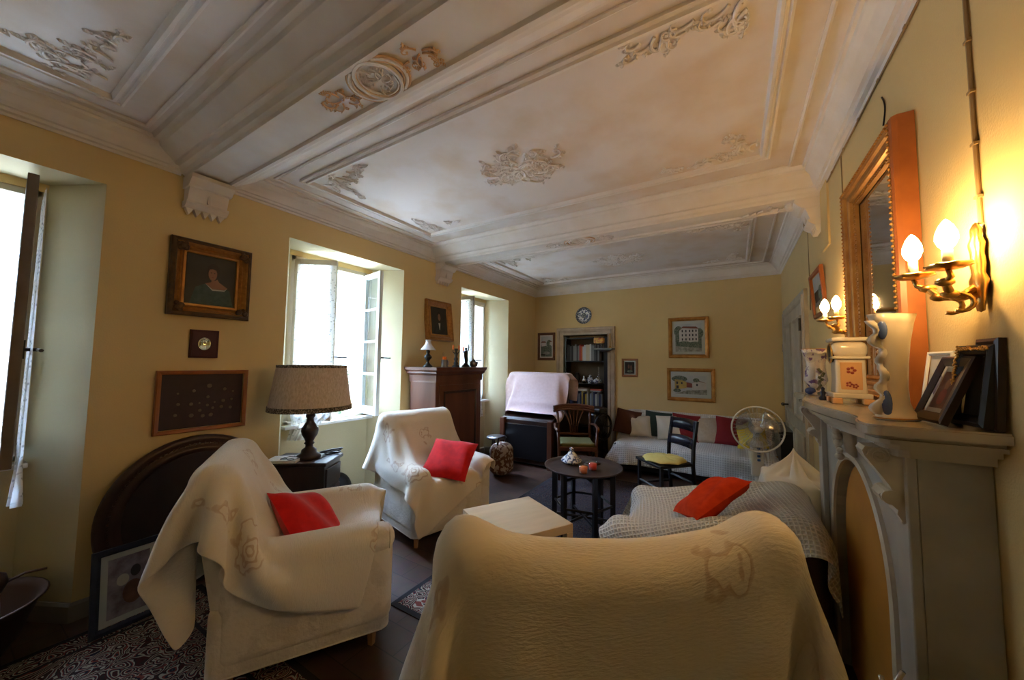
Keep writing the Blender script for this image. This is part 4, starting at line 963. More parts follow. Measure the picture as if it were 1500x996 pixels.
# ------------------------------------------------------------------ pictures
def picture(name, label, cat, loc, rz, w_, h_, prof, m, tilt_=0, group=None, glassy=False, mount=0, art=None, artsize=None, inner=None, wave=None):
    """faces local -y; w_,h_ outer size; prof: (inwards, out)"""
    t = thing(name, label, cat, loc, rz, group); t.rotation_euler = (R(tilt_), 0, rz)
    mb = MB(); mb.sweep(prof, [(-w_ / 2, -h_ / 2), (w_ / 2, -h_ / 2), (w_ / 2, h_ / 2), (-w_ / 2, h_ / 2)], lambda a, b, h: (a, -h, b)); mb.build('frame', m, t)
    e = prof[-1][0]; iw, ih = w_ - 2 * e, h_ - 2 * e; d = prof[-1][1]
    if inner: mb = MB(); mb.sweep([(-.004, d), (.0, d + .006), (.012, d + .008), (.016, d)], [(-iw / 2, -ih / 2), (iw / 2, -ih / 2), (iw / 2, ih / 2), (-iw / 2, ih / 2)], lambda a, b, h: (a, -h, b)); mb.build('gilt_slip', inner, t)
    if mount:
        MB().box(-iw / 2, iw / 2, -.004, 0, -ih / 2, ih / 2).build('mount', 'bluepaper', t); iw -= 2 * mount; ih -= 2 * mount
    yb = -.006 if mount else -.003
    if art:
        mb = MB(); mb.use(art[0]); mb.box(-iw / 2, iw / 2, yb, -.001, -ih / 2, ih / 2); lay = 0
        for mm, poly in art[1]:
            lay += 1; mb.use(mm); y = yb - .0004 * lay; mb.add([(u * iw / 2, y, v * ih / 2) for u, v in poly], [tuple(range(len(poly)))])
        mb.build('painting', None, t)
    return t
def ell(cx, cy, rx, ry, n=20): return [(cx + rx * math.cos(2 * math.pi * i / n), cy + ry * math.sin(2 * math.pi * i / n)) for i in range(n)]
PM = {k: mat('paint_' + k, c, .55, c2, sc) for k, c, c2, sc in (('darkbg', (.02, .016, .012), (.035, .028, .02), 4), ('skin', (.3, .15, .08), (.24, .11, .06), 9), ('hair', (.02, .01, .006), None, 1), ('dress', (.02, .05, .045), (.045, .08, .07), 24), ('whitep', (.5, .48, .42), None, 1),
    ('sky', (.4, .45, .48), (.5, .52, .52), 7), ('leafp', (.05, .09, .06), (.2, .22, .17), 60), ('housep', (.6, .58, .55), (.5, .48, .45), 9), ('roofp', (.18, .06, .04), None, 1), ('windp', (.04, .04, .05), None, 1), ('yellowp', (.5, .38, .1), (.4, .3, .1), 12), ('redp', (.28, .07, .04), (.2, .06, .05), 12), ('groundp', (.36, .36, .32), (.16, .17, .13), 30), ('blackp', (.01, .01, .012), (.03, .03, .03), 12), ('fig', (.2, .1, .07), (.1, .05, .04), 16), ('sketch', (.3, .28, .32), (.14, .1, .14), 16), ('velvet', (.02, .006, .012), (.03, .01, .016), 12), ('maroon', (.05, .004, .01), None, 1))}
lady = (PM['darkbg'], [(PM['dress'], [(-.75, -1), (-.55, -.3), (-.2, -.12), (.35, -.12), (.7, -.3), (.9, -1)]), (PM['skin'], [(-.22, -.12), (.05, -.3), (.5, -.28), (.62, -.2), (.3, -.02), (.2, .12), (.02, .12), (0, -.04)]), (PM['hair'], ell(.06, .34, .24, .32)), (PM['skin'], ell(.04, .27, .16, .25)), (PM['hair'], [(-.14, .42), (.04, .56), (.24, .4), (.24, .2), (.16, .42), (.03, .46)]),
    (PM['whitep'], [(-.2, -.13), (.06, -.31), (.5, -.29), (.6, -.21), (.5, -.33), (.05, -.36)]), (PM['hair'], ell(-.02, .31, .022, .018, 8)), (PM['hair'], ell(.1, .31, .022, .018, 8)), (PM['redp'], ell(.04, .14, .04, .016, 8))])
gent = (PM['darkbg'], [(PM['blackp'], [(-.7, -1), (-.5, -.35), (-.15, -.15), (.25, -.15), (.55, -.35), (.7, -1)]), (PM['whitep'], [(-.08, -.15), (.14, -.15), (.06, -.6), (.0, -.6)]), (PM['hair'], ell(.04, .36, .2, .28)), (PM['skin'], ell(.04, .25, .15, .24)), (PM['hair'], ell(-.01, .29, .02, .018, 8)), (PM['hair'], ell(.09, .29, .02, .018, 8))])
R1 = R(90)
GF = [(0, 0), (0, .03), (.008, .045), (.022, .05), (.035, .04), (.05, .022), (.06, .028), (.068, .018), (.075, .006)]
L_ = XL + .002
def corners(t, w_, h_, m, s=.05):
    rg = random.Random(3)
    for sx in (-1, 1):
        for sz in (-1, 1):
            mb = MB()
            for k in range(9): mb.sph((sx * (w_ / 2 - .03 - rg.random() * s), -.04 - rg.random() * .012, sz * (h_ / 2 - .03 - rg.random() * s)), .013 + rg.random() * .008, 1, .6, 1, 8, 5)
            mb.build('corner_ornament', m, t, True)
t = picture('framed_portrait', 'oil portrait of a person in a green off-shoulder dress, heavy gilt frame', 'painting', (L_, 1.09, 2.085), R1, .48, .54, GF, 'gilt2', 0, art=lady, inner='gilt'); corners(t, .48, .54, 'giltblack')
mb = MB(); mb.sweep(GF[:4] + [(.03, .046)], [(-.242, -.272), (.242, -.272), (.242, .272), (-.242, .272)], lambda a, b, h: (a, -h - .002, b)); mb.build('outer_moulding', 'giltblack', t)
t = picture('framed_portrait', 'small dark portrait of a person in a black coat above the tall cabinet', 'painting', (L_ + .03, 3.48, 2.04), R1, .46, .52, [(0, -.03), (0, .03), (.01, .045), (.03, .04), (.055, .015), (.068, .005)], 'gilt2', -7, art=gent, inner='gilt')
MIN = picture('miniature_frame', 'small square maroon frame with an oval glass, left wall', 'picture', (L_, 1.07, 1.62), R1, .165, .2, [(0, 0), (0, .018), (.01, .02), (.012, .018), (.03, .018)], PM['maroon'])
MB().box(-.053, .053, -.017, 0, -.072, .072).build('panel', PM['maroon'], MIN); mb = MB(); mb.lathe([(0, 0), (.03, 0), (.0312, .002), (.033, .005), (.036, 0)], 28, cap=False); o = mb.build('oval_glass', mat('convex_glass', (.75, .8, .6), .06, metal=1), MIN, True); o.rotation_euler = (R(90), 0, 0); o.scale = (1.05, 1.3, 1); o.location = (0, -.018, .0)
CF = picture('coin_case', 'wide framed display case of coins on dark velvet, left wall', 'display case', (L_, 1.09, 1.215), R1, .53, .43, [(0, 0), (0, .025), (.006, .03), (.018, .026), (.028, .02)], 'orangewood', art=(PM['velvet'], []))
coins = [(-.62, .3, .5), (-.25, .38, .8), (.12, .55, 1.2), (.52, .4, .9), (.75, .3, .6), (-.6, -.1, .8), (-.3, -.12, .9), (-.1, -.1, .5), (.1, .12, .8), (.28, -.1, .5), (.5, -.06, .9), (.72, -.02, .7), (-.08, -.38, .8), (.1, -.2, .7), (.24, -.32, .7), (.46, -.3, .9), (-.28, -.55, 1.1), (0, -.6, .9), (.2, -.58, 1.), (-.65, -.5, .8), (.7, -.35, .8)]
for u, v, s in coins: o = MB().lathe([(0, 0), (.012 * s, 0), (.013 * s, .0015), (.012 * s, .003), (.009 * s, .0025), (0, .003)], 14, cap=False).build('coin', mat('tarnished_coin', (.12, .09, .07), .5, metal=.5) if 'tc' not in M else M['tc'], CF, True); M['tc'] = o.data.materials[0]; o.rotation_euler = (R(90), 0, 0); o.location = (u * .235, -.004, v * .185)
house1 = (PM['leafp'], [(PM['sky'], [(-1, .35), (1, .35), (1, 1), (-1, 1)]), (PM['leafp'], ell(-.75, .45, .35, .4)), (PM['leafp'], ell(.85, .3, .3, .35)), (PM['housep'], [(-.7, -.35), (.75, -.35), (.75, .62), (-.5, .68), (-.7, .5)]), (PM['roofp'], [(-.8, .5), (-.4, .82), (.6, .78), (.85, .6), (.75, .62), (-.5, .7)])]
    + [(PM['windp'], [(x, z), (x + .1, z), (x + .1, z + .16), (x, z + .16)]) for x in (-.5, -.22, .06, .3, .55) for z in (-.2, .1, .4)] + [(PM['leafp'], ell(-.3, -.4, .5, .14)), (PM['leafp'], ell(.5, -.42, .5, .12)), (PM['groundp'], [(-1, -1), (1, -1), (1, -.75), (-1, -.6)])])
house2 = (PM['sky'], [(PM['leafp'], ell(-.7, .6, .5, .35)), (PM['yellowp'], [(-1, -.6), (-.25, -.35), (-.25, .3), (-.6, .5), (-1, .55)]), (PM['windp'], [(-.9, .05), (-.78, .05), (-.78, .3), (-.9, .32)]), (PM['windp'], [(-.6, .05), (-.5, .05), (-.5, .25), (-.6, .26)]), (PM['windp'], [(-.9, -.45), (-.75, -.4), (-.75, -.1), (-.9, -.12)]), (PM['redp'], [(-.25, -.3), (.1, -.3), (.1, .15), (-.25, .25)]), (PM['housep'], [(.1, -.5), (.95, -.5), (.95, .2), (.5, .42), (.1, .2)]), (PM['roofp'], [(.05, .2), (.5, .46), (1, .2), (.5, .36)]), (PM['windp'], [(.35, -.1), (.45, -.1), (.45, .12), (.35, .12)]), (PM['leafp'], ell(.35, .5, .2, .22)), (PM['leafp'], ell(-.85, -.65, .25, .2)), (PM['groundp'], [(-1, -1), (1, -1), (1, -.45), (-.2, -.6)])])
land = (PM['sky'], [(PM['leafp'], [(-1, -1), (1, -1), (1, .1), (.3, -.1), (-.3, .2), (-1, .1)]), (PM['housep'], [(-.8, .0), (-.1, .05), (-.1, .35), (-.8, .35)]), (PM['roofp'], [(-.9, .35), (-.05, .35), (-.2, .46), (-.75, .46)]), (PM['leafp'], ell(.4, .25, .4, .35)), (PM['whitep'], [(.5, .1), (.9, .1), (.9, .4), (.5, .4)]), (PM['roofp'], [(.45, .4), (.95, .4), (.7, .52)]), (PM['groundp'], ell(0, -.6, .6, .14)), (PM['blackp'], ell(-.5, -.75, .4, .06))])
WF = [(0, 0), (0, .02), (.01, .03), (.03, .03), (.045, .02), (.055, .008)]
B_ = YB - .002
picture('framed_picture', 'green landscape picture in a brown frame left of the bookcase', 'picture', (-3.03, B_, 1.83), 0, .36, .52, [(0, 0), (0, .02), (.01, .03), (.04, .025), (.05, .01)], 'midwood', 0, art=land, mount=.0, inner='whitecloth')
picture('framed_picture', 'small dark picture in a light wooden frame right of the bookcase', 'picture', (-1.49, B_, 1.455), 0, .26, .3, [(0, 0), (0, .015), (.01, .02), (.03, .018), (.035, .01)], mat('tan_frame', (.32, .14, .06), .4), 0, art=(PM['blackp'], [(PM['fig'], ell(-.2, .2, .2, .4)), (PM['fig'], ell(.3, 0, .22, .5)), (PM['leafp'], ell(0, -.6, .6, .2))]), mount=.018)
picture('framed_picture', 'gilt framed print of a white villa, upper one on the far wall', 'picture', (-.6, B_, 1.935), 0, .565, .63, WF, 'gilt', 0, art=house1, mount=.045, group='gilt framed prints on the far wall')
picture('framed_picture', 'gilt framed print of village houses, lower one on the far wall', 'picture', (-.58, B_, 1.21), 0, .665, .505, WF, 'gilt', 0, art=house2, mount=.055, group='gilt framed prints on the far wall')
picture('framed_picture', 'narrow dark picture in an orange wood frame beyond the mirror', 'picture', (XR - .002, 3.62, 2.08), -R1, .44, .36, [(0, 0), (0, .02), (.01, .026), (.03, .022), (.035, .01)], 'orangewood', 4, art=(PM['darkbg'], [(PM['sky'], [(-1, .2), (1, .3), (1, 1), (-1, 1)]), (PM['leafp'], ell(.3, 0, .5, .4)), (PM['groundp'], [(-1, -1), (1, -1), (1, -.3), (-1, -.4)])]))
picture('leaning_picture', 'blue framed picture standing on the floor against the round board', 'picture', (-2.99, .705, .225), R(92), .3, .44, [(0, 0), (0, .02), (.02, .024), (.035, .012)], mat('dark_blue_frame', (.02, .03, .06), .5), -7, art=(PM['sketch'], [(PM['whitep'], ell(-.3, .2, .3, .2)), (PM['fig'], ell(.2, -.3, .5, .4)), (PM['windp'], ell(.3, .4, .25, .2))]), mount=.03)
# decorative plate
t = thing('wall_plate', 'dark patterned plate hanging above the bookcase doorway', 'plate', (-2.285, YB - .005, 2.375)); t.rotation_euler = (R(90), 0, 0)
MB().lathe([(0, .0), (.07, .0), (.14, .02), (.15, .026), (.14, .028), (.11, .02), (.08, .012), (0, .012)], 36, cap=False).build('dish', 'porcpatblue', t, True)
MB().lathe([(.108, .0195), (.14, .0292), (.15, .0275)], 36, cap=False).build('rim_band', mat('dark_rim', (.06, .07, .09), .2, (.4, .42, .42), 70, thr=(.55, .6)), t, True)
MB().lathe([(0, .013), (.045, .013)], 24, cap=False).build('centre_motif', mat('dark_centre', (.07, .09, .1), .2, (.4, .42, .42), 80, thr=(.5, .6)), t)
# ---- bookcase in the doorway
t = thing('bookcase', 'dark bookcase set into the doorway of the far wall', 'bookcase', (0, 0, 0)); bx0, bx1 = DX0 + .012, DX1 - .012; by0, by1 = YB + .02, YB + .27
MB().box(bx0, bx0 + .025, by0, by1, 0, 2.0).build('side_panel', 'black', t); MB().box(bx1 - .06, bx1, by0, by1, 0, 2.0).build('side_panel', 'black', t)
MB().box(bx0, bx1, by1, by1 + .015, 0, 2.0).build('back_panel', mat('brown_back', (.09, .06, .03), .7), t)
SHZ = [1.565, 1.16, .77, .4, .08, 1.985]
for z in SHZ: MB().box(bx0 + .025, bx1 - .06, by0, by1 - .001, z - .02, z).build('shelf', 'black', t)
BC = {'black': (.012, .012, .014), 'dark grey': (.06, .06, .065), 'grey': (.2, .2, .2), 'orange': (.55, .12, .03), 'red': (.45, .05, .03), 'white': (.6, .58, .54), 'cream': (.6, .5, .34), 'blue': (.08, .13, .35), 'navy': (.02, .03, .09), 'yellow': (.55, .38, .06), 'pale blue': (.35, .42, .55), 'brown': (.1, .05, .03)}
BMt = {k: mat('book_' + k.replace(' ', '_'), c, .6) for k, c in BC.items()}
ordn = ['first', 'second', 'third', 'fourth', 'fifth', 'sixth', 'seventh', 'eighth', 'ninth', 'tenth', 'eleventh', 'twelfth', 'thirteenth', 'fourteenth', 'fifteenth', 'sixteenth', 'seventeenth', 'eighteenth', 'nineteenth', 'twentieth', 'twenty-first', 'twenty-second']
def books(seq, x, z, shelf, grp, hmin, hmax, seed):
    rg = random.Random(seed)
    for i, c in enumerate(seq):
        wd = rg.uniform(.024, .036); h_ = rg.uniform(hmin, hmax); d = rg.uniform(.13, .17); t = thing('book', '%s book standing on the %s shelf, %s from the left' % (c, shelf, ordn[i]), 'book', (x, by0 + .03, z), 0, grp)
        mb = MB(); mb.box(0, .003, 0, d, 0, h_); mb.box(wd - .004, wd - .001, 0, d, 0, h_); mb.box(0, wd - .001, 0, .003, 0, h_); mb.build('cover', BMt[c], t)
        MB().box(.003, wd - .004, .003, d - .004, .002, h_ - .004).build('pages', 'paper', t); x += wd
        if x > bx1 - .09: break
books(['black', 'black', 'dark grey', 'black', 'grey', 'grey', 'dark grey', 'grey', 'red', 'orange', 'white', 'white', 'cream', 'cream', 'white', 'grey', 'grey', 'dark grey', 'black', 'grey'], bx0 + .03, 1.566, 'top', 'books on the top shelf', .25, .3, 2)
books(['yellow', 'black', 'blue', 'blue', 'navy', 'black', 'navy', 'blue', 'pale blue', 'blue', 'yellow', 'navy', 'yellow', 'white', 'dark grey', 'pale blue', 'grey', 'navy', 'white', 'grey', 'navy', 'grey'], bx0 + .03, .771, 'middle', 'books on the middle shelf', .2, .25, 3)
for k, (cc, x) in enumerate((('white', -2.35), ('white', -2.35), ('brown', -2.35), ('grey', -2.1), ('red', -2.1))):
    o = MB().box(-.1, .1, 0, .14, 0, .02).build('flat_book', BMt[cc], None, loc=(x, by0 + .03, 1.023 + .021 * (k if k < 3 else k - 3)), bevel=.002); tag(o, '%s book lying flat on the %s half of the middle book row, %s up' % (cc, 'left' if k < 3 else 'right', ('bottom', 'second', 'top')[k if k < 3 else k - 3]), 'book', 'books lying on the middle row')
for nm, lb, m, x, pr in (('bowl', 'small brown bowl on the ornament shelf of the bookcase', 'copper', -2.55, [(0, 0), (.03, 0), (.06, .03), (.065, .05), (.06, .05), (.0, .01)]),
        ('vase', 'black rounded vase on the ornament shelf', 'black', -2.46, [(0, 0), (.035, 0), (.06, .06), (.055, .13), (.03, .17), (.035, .19), (0, .19)]),
        ('ginger_jar', 'silvery lidded jar on the ornament shelf', 'silver', -2.33, [(0, 0), (.03, 0), (.045, .05), (.035, .09), (.02, .1), (.025, .12), (.008, .14), (0, .15)]),
        ('ginger_jar', 'pale jar with an orange foot on the ornament shelf', 'porcpatblue', -2.22, [(0, 0), (.035, 0), (.055, .06), (.045, .1), (.025, .12), (.028, .14), (0, .16)]),
        ('glass_carafe', 'tall clear carafe at the back of the ornament shelf', 'glass', -2.06, [(0, 0), (.04, 0), (.045, .06), (.02, .12), (.014, .25), (.02, .3)])):
    o = MB().lathe(pr, 20, cap=False).build(nm, m, None, True, loc=(x, by0 + .1, 1.161)); tag(o, lb, 'ornament')
t = thing('porcelain_teapot', 'blue and white teapot on the ornament shelf', 'teapot', (-2.09, by0 + .06, 1.161)); MB().lathe([(0, 0), (.035, 0), (.06, .03), (.06, .055), (.04, .08), (.01, .09), (.012, .1), (0, .105)], 20, cap=False).build('body', 'porcpatblue', t, True); MB().tube([(-.05, 0, .03), (-.085, 0, .05), (-.1, 0, .08)], [.012, .009, .006], 8).build('spout', 'porcpatblue', t, True); MB().tube([(.05, 0, .06), (.085, 0, .07), (.085, 0, .03), (.055, 0, .02)], .006, 6).build('handle', 'porcpatblue', t, True)
# bracket shelf on the casing
t = thing('bracket_shelf', 'small grey bracket shelf fixed to the right side of the bookcase doorway', 'shelf', (-1.86, YB - .045, 1.745)); MB().prism([(-.2, .01), (.14, .01), (.14, .035), (-.2, .035)], -.2, 0, lambda u, v, q: (u, q, v)).build('board', mat('grey_paint', (.16, .17, .16), .6), t, bevel=.004); MB().prism([(-.14, .01), (.1, .01), (.03, -.03), (-.06, -.03)], -.12, 0, lambda u, v, q: (u, q, v)).build('bracket', 'black', t)
t = thing('painted_box', 'small yellow and red painted box on black feet on the bracket shelf', 'box', (-1.96, YB - .16, 1.78)); MB().rbox((0, 0, .13), (.17, .1, .1), .02).build('body', mat('painted_yellow', (.6, .35, .08), .4, (.4, .08, .05), 30, thr=(.5, .55)), t, True)
for x in (-.05, 0, .05): MB().lathe([(.012, 0), (.009, .09)], 8, (x, 0, 0)).build('foot', 'black', t)
t = thing('candlestick', 'thin brass candlestick at the right of the bracket shelf', 'candlestick', (-1.78, YB - .14, 1.78)); MB().lathe([(0, 0), (.03, 0), (.02, .02), (.007, .04), (.007, .22), (.014, .24), (0, .25)], 14, cap=False).build('stem', 'brass', t, True); MB().lathe([(.009, .25), (.008, .33)], 10).build('candle', 'creamc', t)
# ================================================================== RIGHT SIDE
# ---- brown leather tub chair facing the tables, waffle throw
LX, LY = -.16, 2.72
t = thing('leather_armchair', 'low brown leather armchair beside the fireplace under a waffle cloth', 'armchair', (LX, LY, 0), R(180))
L_arm = lambda x, y, z: (x, y, z + (.16 * max(0, min(1, (.35 - x) / .6)) if z > .35 else 0))
MB().rbox((0, 0, .24), (1.0, .78, .3), .06).build('base', 'leather', t, True)
for sg in (-1, 1): MB().rbox((.02, sg * .34, .36), (1.08, .17, .36), .08, L_arm, 6).build('armrest', 'leather', t, True)
MB().rbox((-.42, 0, .48), (.24, .84, .5), .1).build('backrest', 'leather', t, True); MB().rbox((.1, 0, .43), (.75, .5, .13), .05).build('seat_cushion', 'leather', t, True)
for x in (-.42, .42):
    for y in (-.3, .3): MB().lathe([(.02, 0), (.025, .1)], 8, (x, y, 0)).build('leg', 'darkwood', t)
def lsdf(P):
    Q = P + np.stack([0 * P[..., 0], 0 * P[..., 0], -(.16 * np.clip((.35 - P[..., 0]) / .6, 0, 1)) * (P[..., 2] > .3)], -1)
    d = sd_rbox(Q, (.02, .34, .36), (.54, .085, .18), .08); d = np.minimum(d, sd_rbox(Q, (.02, -.34, .36), (.54, .085, .18), .08))
    d = np.minimum(d, sd_rbox(P, (-.42, 0, .48), (.12, .42, .25), .1)); d = np.minimum(d, sd_rbox(P, (.1, 0, .43), (.375, .25, .065), .05)); return np.minimum(d, sd_rbox(P, (0, 0, .24), (.5, .39, .15), .06))
def lpush(P, st):
    g = np.zeros_like(P); k = (np.abs(P[..., 1]) < .27) & (P[..., 0] > -.3) & (P[..., 0] < .5) & (st < 150); g[..., 2] -= .002 * k; return g
P_ = drape(lsdf, (-.04, -.04, .78), (1.45, 1.25), R(9), 54, 50, seed=12, push=lpush, mu=lambda X: np.where(X[:, 2] > .62, .95, .5), steps=220)
P_[..., 0] = np.maximum(P_[..., 0], -.563)
tag(cloth_obj('waffle_throw', P_, 'waffle', size=(1.45, 1.25), loc=(LX, LY, 0), rz=R(180), thick=.006), 'ivory waffle weave cloth over the brown leather armchair', 'throw')
pillow('scatter_cushion', 'orange red cushion on the waffle cloth of the leather armchair', 'redorange', (.40, .40, .12), (-.15, 2.62, .69), (-57, -15, -64), 'red cushions')
# ---- white cabinet with cloth
t = thing('white_cabinet', 'small white cabinet beyond the fireplace, partly under a white cloth', 'cabinet', (.35, 3.42, 0)); MB().box(-.17, .2, -.2, .24, .03, .68).build('body', 'white', t, bevel=.008); MB().box(-.182, -.17, -.18, .22, .08, .62).build('door', 'white', t, bevel=.004); MB().sph((-.19, -.14, .5), .012).build('knob', 'brass', t); MB().box(-.14, .17, -.17, .21, 0, .03).build('plinth', 'white', t)
n_a, n_s = 96, 34; G = np.zeros((n_a + 1, n_s, 3))
for i in range(n_a + 1):
    a = 2 * math.pi * i / n_a; ca, sa = math.cos(a), math.sin(a)
    rb = min((.2 if ca > 0 else .185) / max(abs(ca), 1e-6), .225 / max(abs(sa), 1e-6)); r1 = min(.15 + .05 * math.cos(5 * a + 1) + .02 * math.cos(11 * a), rb)
    L1 = math.hypot(r1, .2); L2 = rb - r1; LT = L1 + L2 + .2 + .09 * math.cos(3 * a + 2.6) + .03 * math.cos(8 * a)
    if ca > .5: LT = min(LT, L1 + L2 + .05)
    for k in range(n_s):
        q = LT * k / (n_s - 1)
        if q < L1: t_ = q / L1; r, z = r1 * t_ ** 1.15, .905 - .2 * t_ ** .8 + .012 * math.sin(7 * a + 4 * t_) * t_ * (1 - t_) * 4
        elif q < L1 + L2: r, z = r1 + q - L1, .705 - .015 * (q - L1) / max(L2, .01)
        else: dn = q - L1 - L2; r, z = rb + .012 + min(.03, dn * .15) * (1 + math.cos(9 * a)) * (ca < .5), .69 - dn
        G[i, k] = (.01 + r * ca, .02 + r * sa, z)
tag(cloth_obj('dust_cloth', G, 'whitecloth', size=(1, 1), loc=(.35, 3.42, 0), thick=.003), 'crumpled white cloth hanging over the small white cabinet', 'cloth')
# ---- pedestal fan
t = thing('pedestal_fan', 'white pedestal fan with clear blades in front of the sofa', 'fan', (.16, 4.05, 0), R(4))
t2 = (.0, -.06, .94)
def ring(mb, r, y, rr, n=48): mb.tube([(r * math.cos(2 * math.pi * i / n), y, .94 + r * math.sin(2 * math.pi * i / n)) for i in range(n)], rr, 6, closed=True)
mb = MB(); ring(mb, .2, -.06, .008); ring(mb, .2, -.075, .004); mb.build('cage_rim', 'white', t, True)
mb = MB()
for r in (.05, .1, .15): ring(mb, r, -.1, .0012, 32)
for k in range(36):
    a = k * math.pi / 18; ca, sa = math.cos(a), math.sin(a)
    mb.tube([(.03 * ca, -.115, .94 + .03 * sa), (.12 * ca, -.11, .94 + .12 * sa), (.198 * ca, -.065, .94 + .198 * sa)], .0011, 4); mb.tube([(.04 * ca, .03, .94 + .04 * sa), (.15 * ca, .0, .94 + .15 * sa), (.198 * ca, -.055, .94 + .198 * sa)], .0011, 4)
mb.build('cage_wires', 'silver', t)
for k in range(3):
    a0 = k * 2 * math.pi / 3 + .55; vs = []; fs = []; nr, na = 6, 9
    for i in range(nr + 1):
        r = .028 + .145 * i / nr; half = (.16 + .62 * math.sin(math.pi * min(1, i / nr * .92 + .08) * .62)) * .85
        for j in range(na + 1): a = a0 + half * (2 * j / na - 1); vs.append((r * math.cos(a), -.045 + .022 * (2 * j / na - 1), .94 + r * math.sin(a)))
    for i in range(nr):
        for j in range(na): q = i * (na + 1) + j; fs.append((q, q + 1, q + na + 2, q + na + 1))
    b = MB().add(vs, fs).build('blade', 'fanglass', t, True); s = b.modifiers.new('t', 'SOLIDIFY'); s.thickness = .002
o = MB().lathe([(0, 0), (.03, 0), (.034, .02), (.03, .03), (0, .034)], 20, cap=False).build('hub', 'white', t, True); o.location = (0, -.035, .94); o.rotation_euler = (R(90), 0, 0)
o = MB().lathe([(0, 0), (.05, .0), (.06, .03), (.055, .1), (.03, .13), (0, .135)], 20, cap=False).build('motor_housing', 'white', t, True); o.location = (0, .0, .94); o.rotation_euler = (R(-90), 0, 0)
MB().tube([(0, .06, .93), (0, .05, .86), (0, .03, .8)], [.022, .025, .025], 10).build('neck', 'white', t, True); MB().rbox((0, .03, .66), (.1, .07, .32), .02).build('control_column', 'white', t, True)
for k in range(4): MB().rbox((.01, -.008, .76 - .035 * k), (.025, .012, .02), .004).build('button', mat('blue_button', (.03, .12, .4), .4) if k == 0 else bpy.data.materials['blue_button'], t)
MB().lathe([(.018, .03), (.018, .52)], 12, (0, .03, 0)).build('pole', 'white', t); MB().lathe([(0, 0), (.19, 0), (.2, .015), (.17, .03), (.03, .04), (0, .04)], 32, (0, .03, 0), cap=False).build('base', 'white', t, True)
# ---- marble fireplace
FP = thing('fireplace', 'grey marble fireplace surround with carved scroll brackets', 'fireplace', (0, 0, 0))
yc, ya0, ya1, fx0 = 2.15, 1.5, 2.8, .437
mb = MB(); rad, zs = .41, .69; N = 24; arc = [(yc + rad * math.cos(math.pi * i / N), zs + rad * math.sin(math.pi * i / N)) for i in range(N + 1)]
mb.box(fx0, XR - .003, ya0, yc - rad, 0, 1.29); mb.box(fx0, XR - .003, yc + rad, ya1, 0, 1.29)
arc_r = list(reversed(arc))
for i in range(N): a, b = arc_r[i], arc_r[i + 1]; mb.prism([(a[0], a[1]), (b[0], b[1]), (b[0], 1.29), (a[0], 1.29)], fx0, XR - .003, lambda u, v, q: (q, u, v))
mb.build('surround', 'marble', FP)
mb = MB(); e_ = [(yc - rad, 0.0)] + arc_r + [(yc + rad, 0.0)]; mb.sweep([(0, 0), (0, .012), (.012, .018), (.028, .012), (.03, 0)], e_, lambda a, b, h: (fx0 - h, a, b), closed=False); mb.build('arch_moulding', 'marblelt', FP)
for y0_, y1_ in ((ya0 + .0, ya0 + .1), (ya1 - .1, ya1)):
    MB().box(fx0 - .025, fx0, y0_, y1_, 0, 1.29).build('pilaster', 'marble', FP, bevel=.004); MB().box(fx0 - .045, fx0 - .025, y0_ + .02, y1_ - .02, 0, .12).build('plinth', 'marble', FP, bevel=.004)
half = [(.345, 1.405), (.318, 1.42), (.31, 1.47), (.318, 1.54), (.335, 1.62), (.33, 1.72), (.308, 1.84), (.288, 1.96), (.278, 2.07), (.275, 2.15)]
front = half + [(x, 4.30 - y) for x, y in reversed(half[:-1])]
def catmull(p, n=4):
    o = []
    for i in range(len(p) - 1):
        a, b, c, d = [Vector(p[max(0, min(len(p) - 1, i + q))]) for q in (-1, 0, 1, 2)]
        for k in range(n): t_ = k / n; o.append(tuple(.5 * ((2 * b) + (c - a) * t_ + (2 * a - 5 * b + 4 * c - d) * t_ ** 2 + (3 * b - a - 3 * c + d) * t_ ** 3)))
    return o + [tuple(p[-1])]
front = catmull(front)
def shelf_layer(z0, z1, inset): 
    p = [(XR - .003, 1.405 + inset)] + [(x + inset, y + inset * (1 if y < 1.5 else -1 if y > 2.8 else 0)) for x, y in front] + [(XR - .003, 2.895 - inset)]
    return (list(reversed(p)), z0, z1)
mb = MB()
for z0, z1, ins in ((1.345, 1.35, .005), (1.322, 1.345, 0), (1.31, 1.322, .03), (1.298, 1.31, .02), (1.28, 1.298, .045), (1.255, 1.28, .072)): mb.prism(*shelf_layer(z0, z1, ins))
mb.build('mantel_shelf', mat('worn_marble_shelf', (.5, .44, .36), .18, (.4, .36, .3), 5, detail=8, spec=.6), FP)
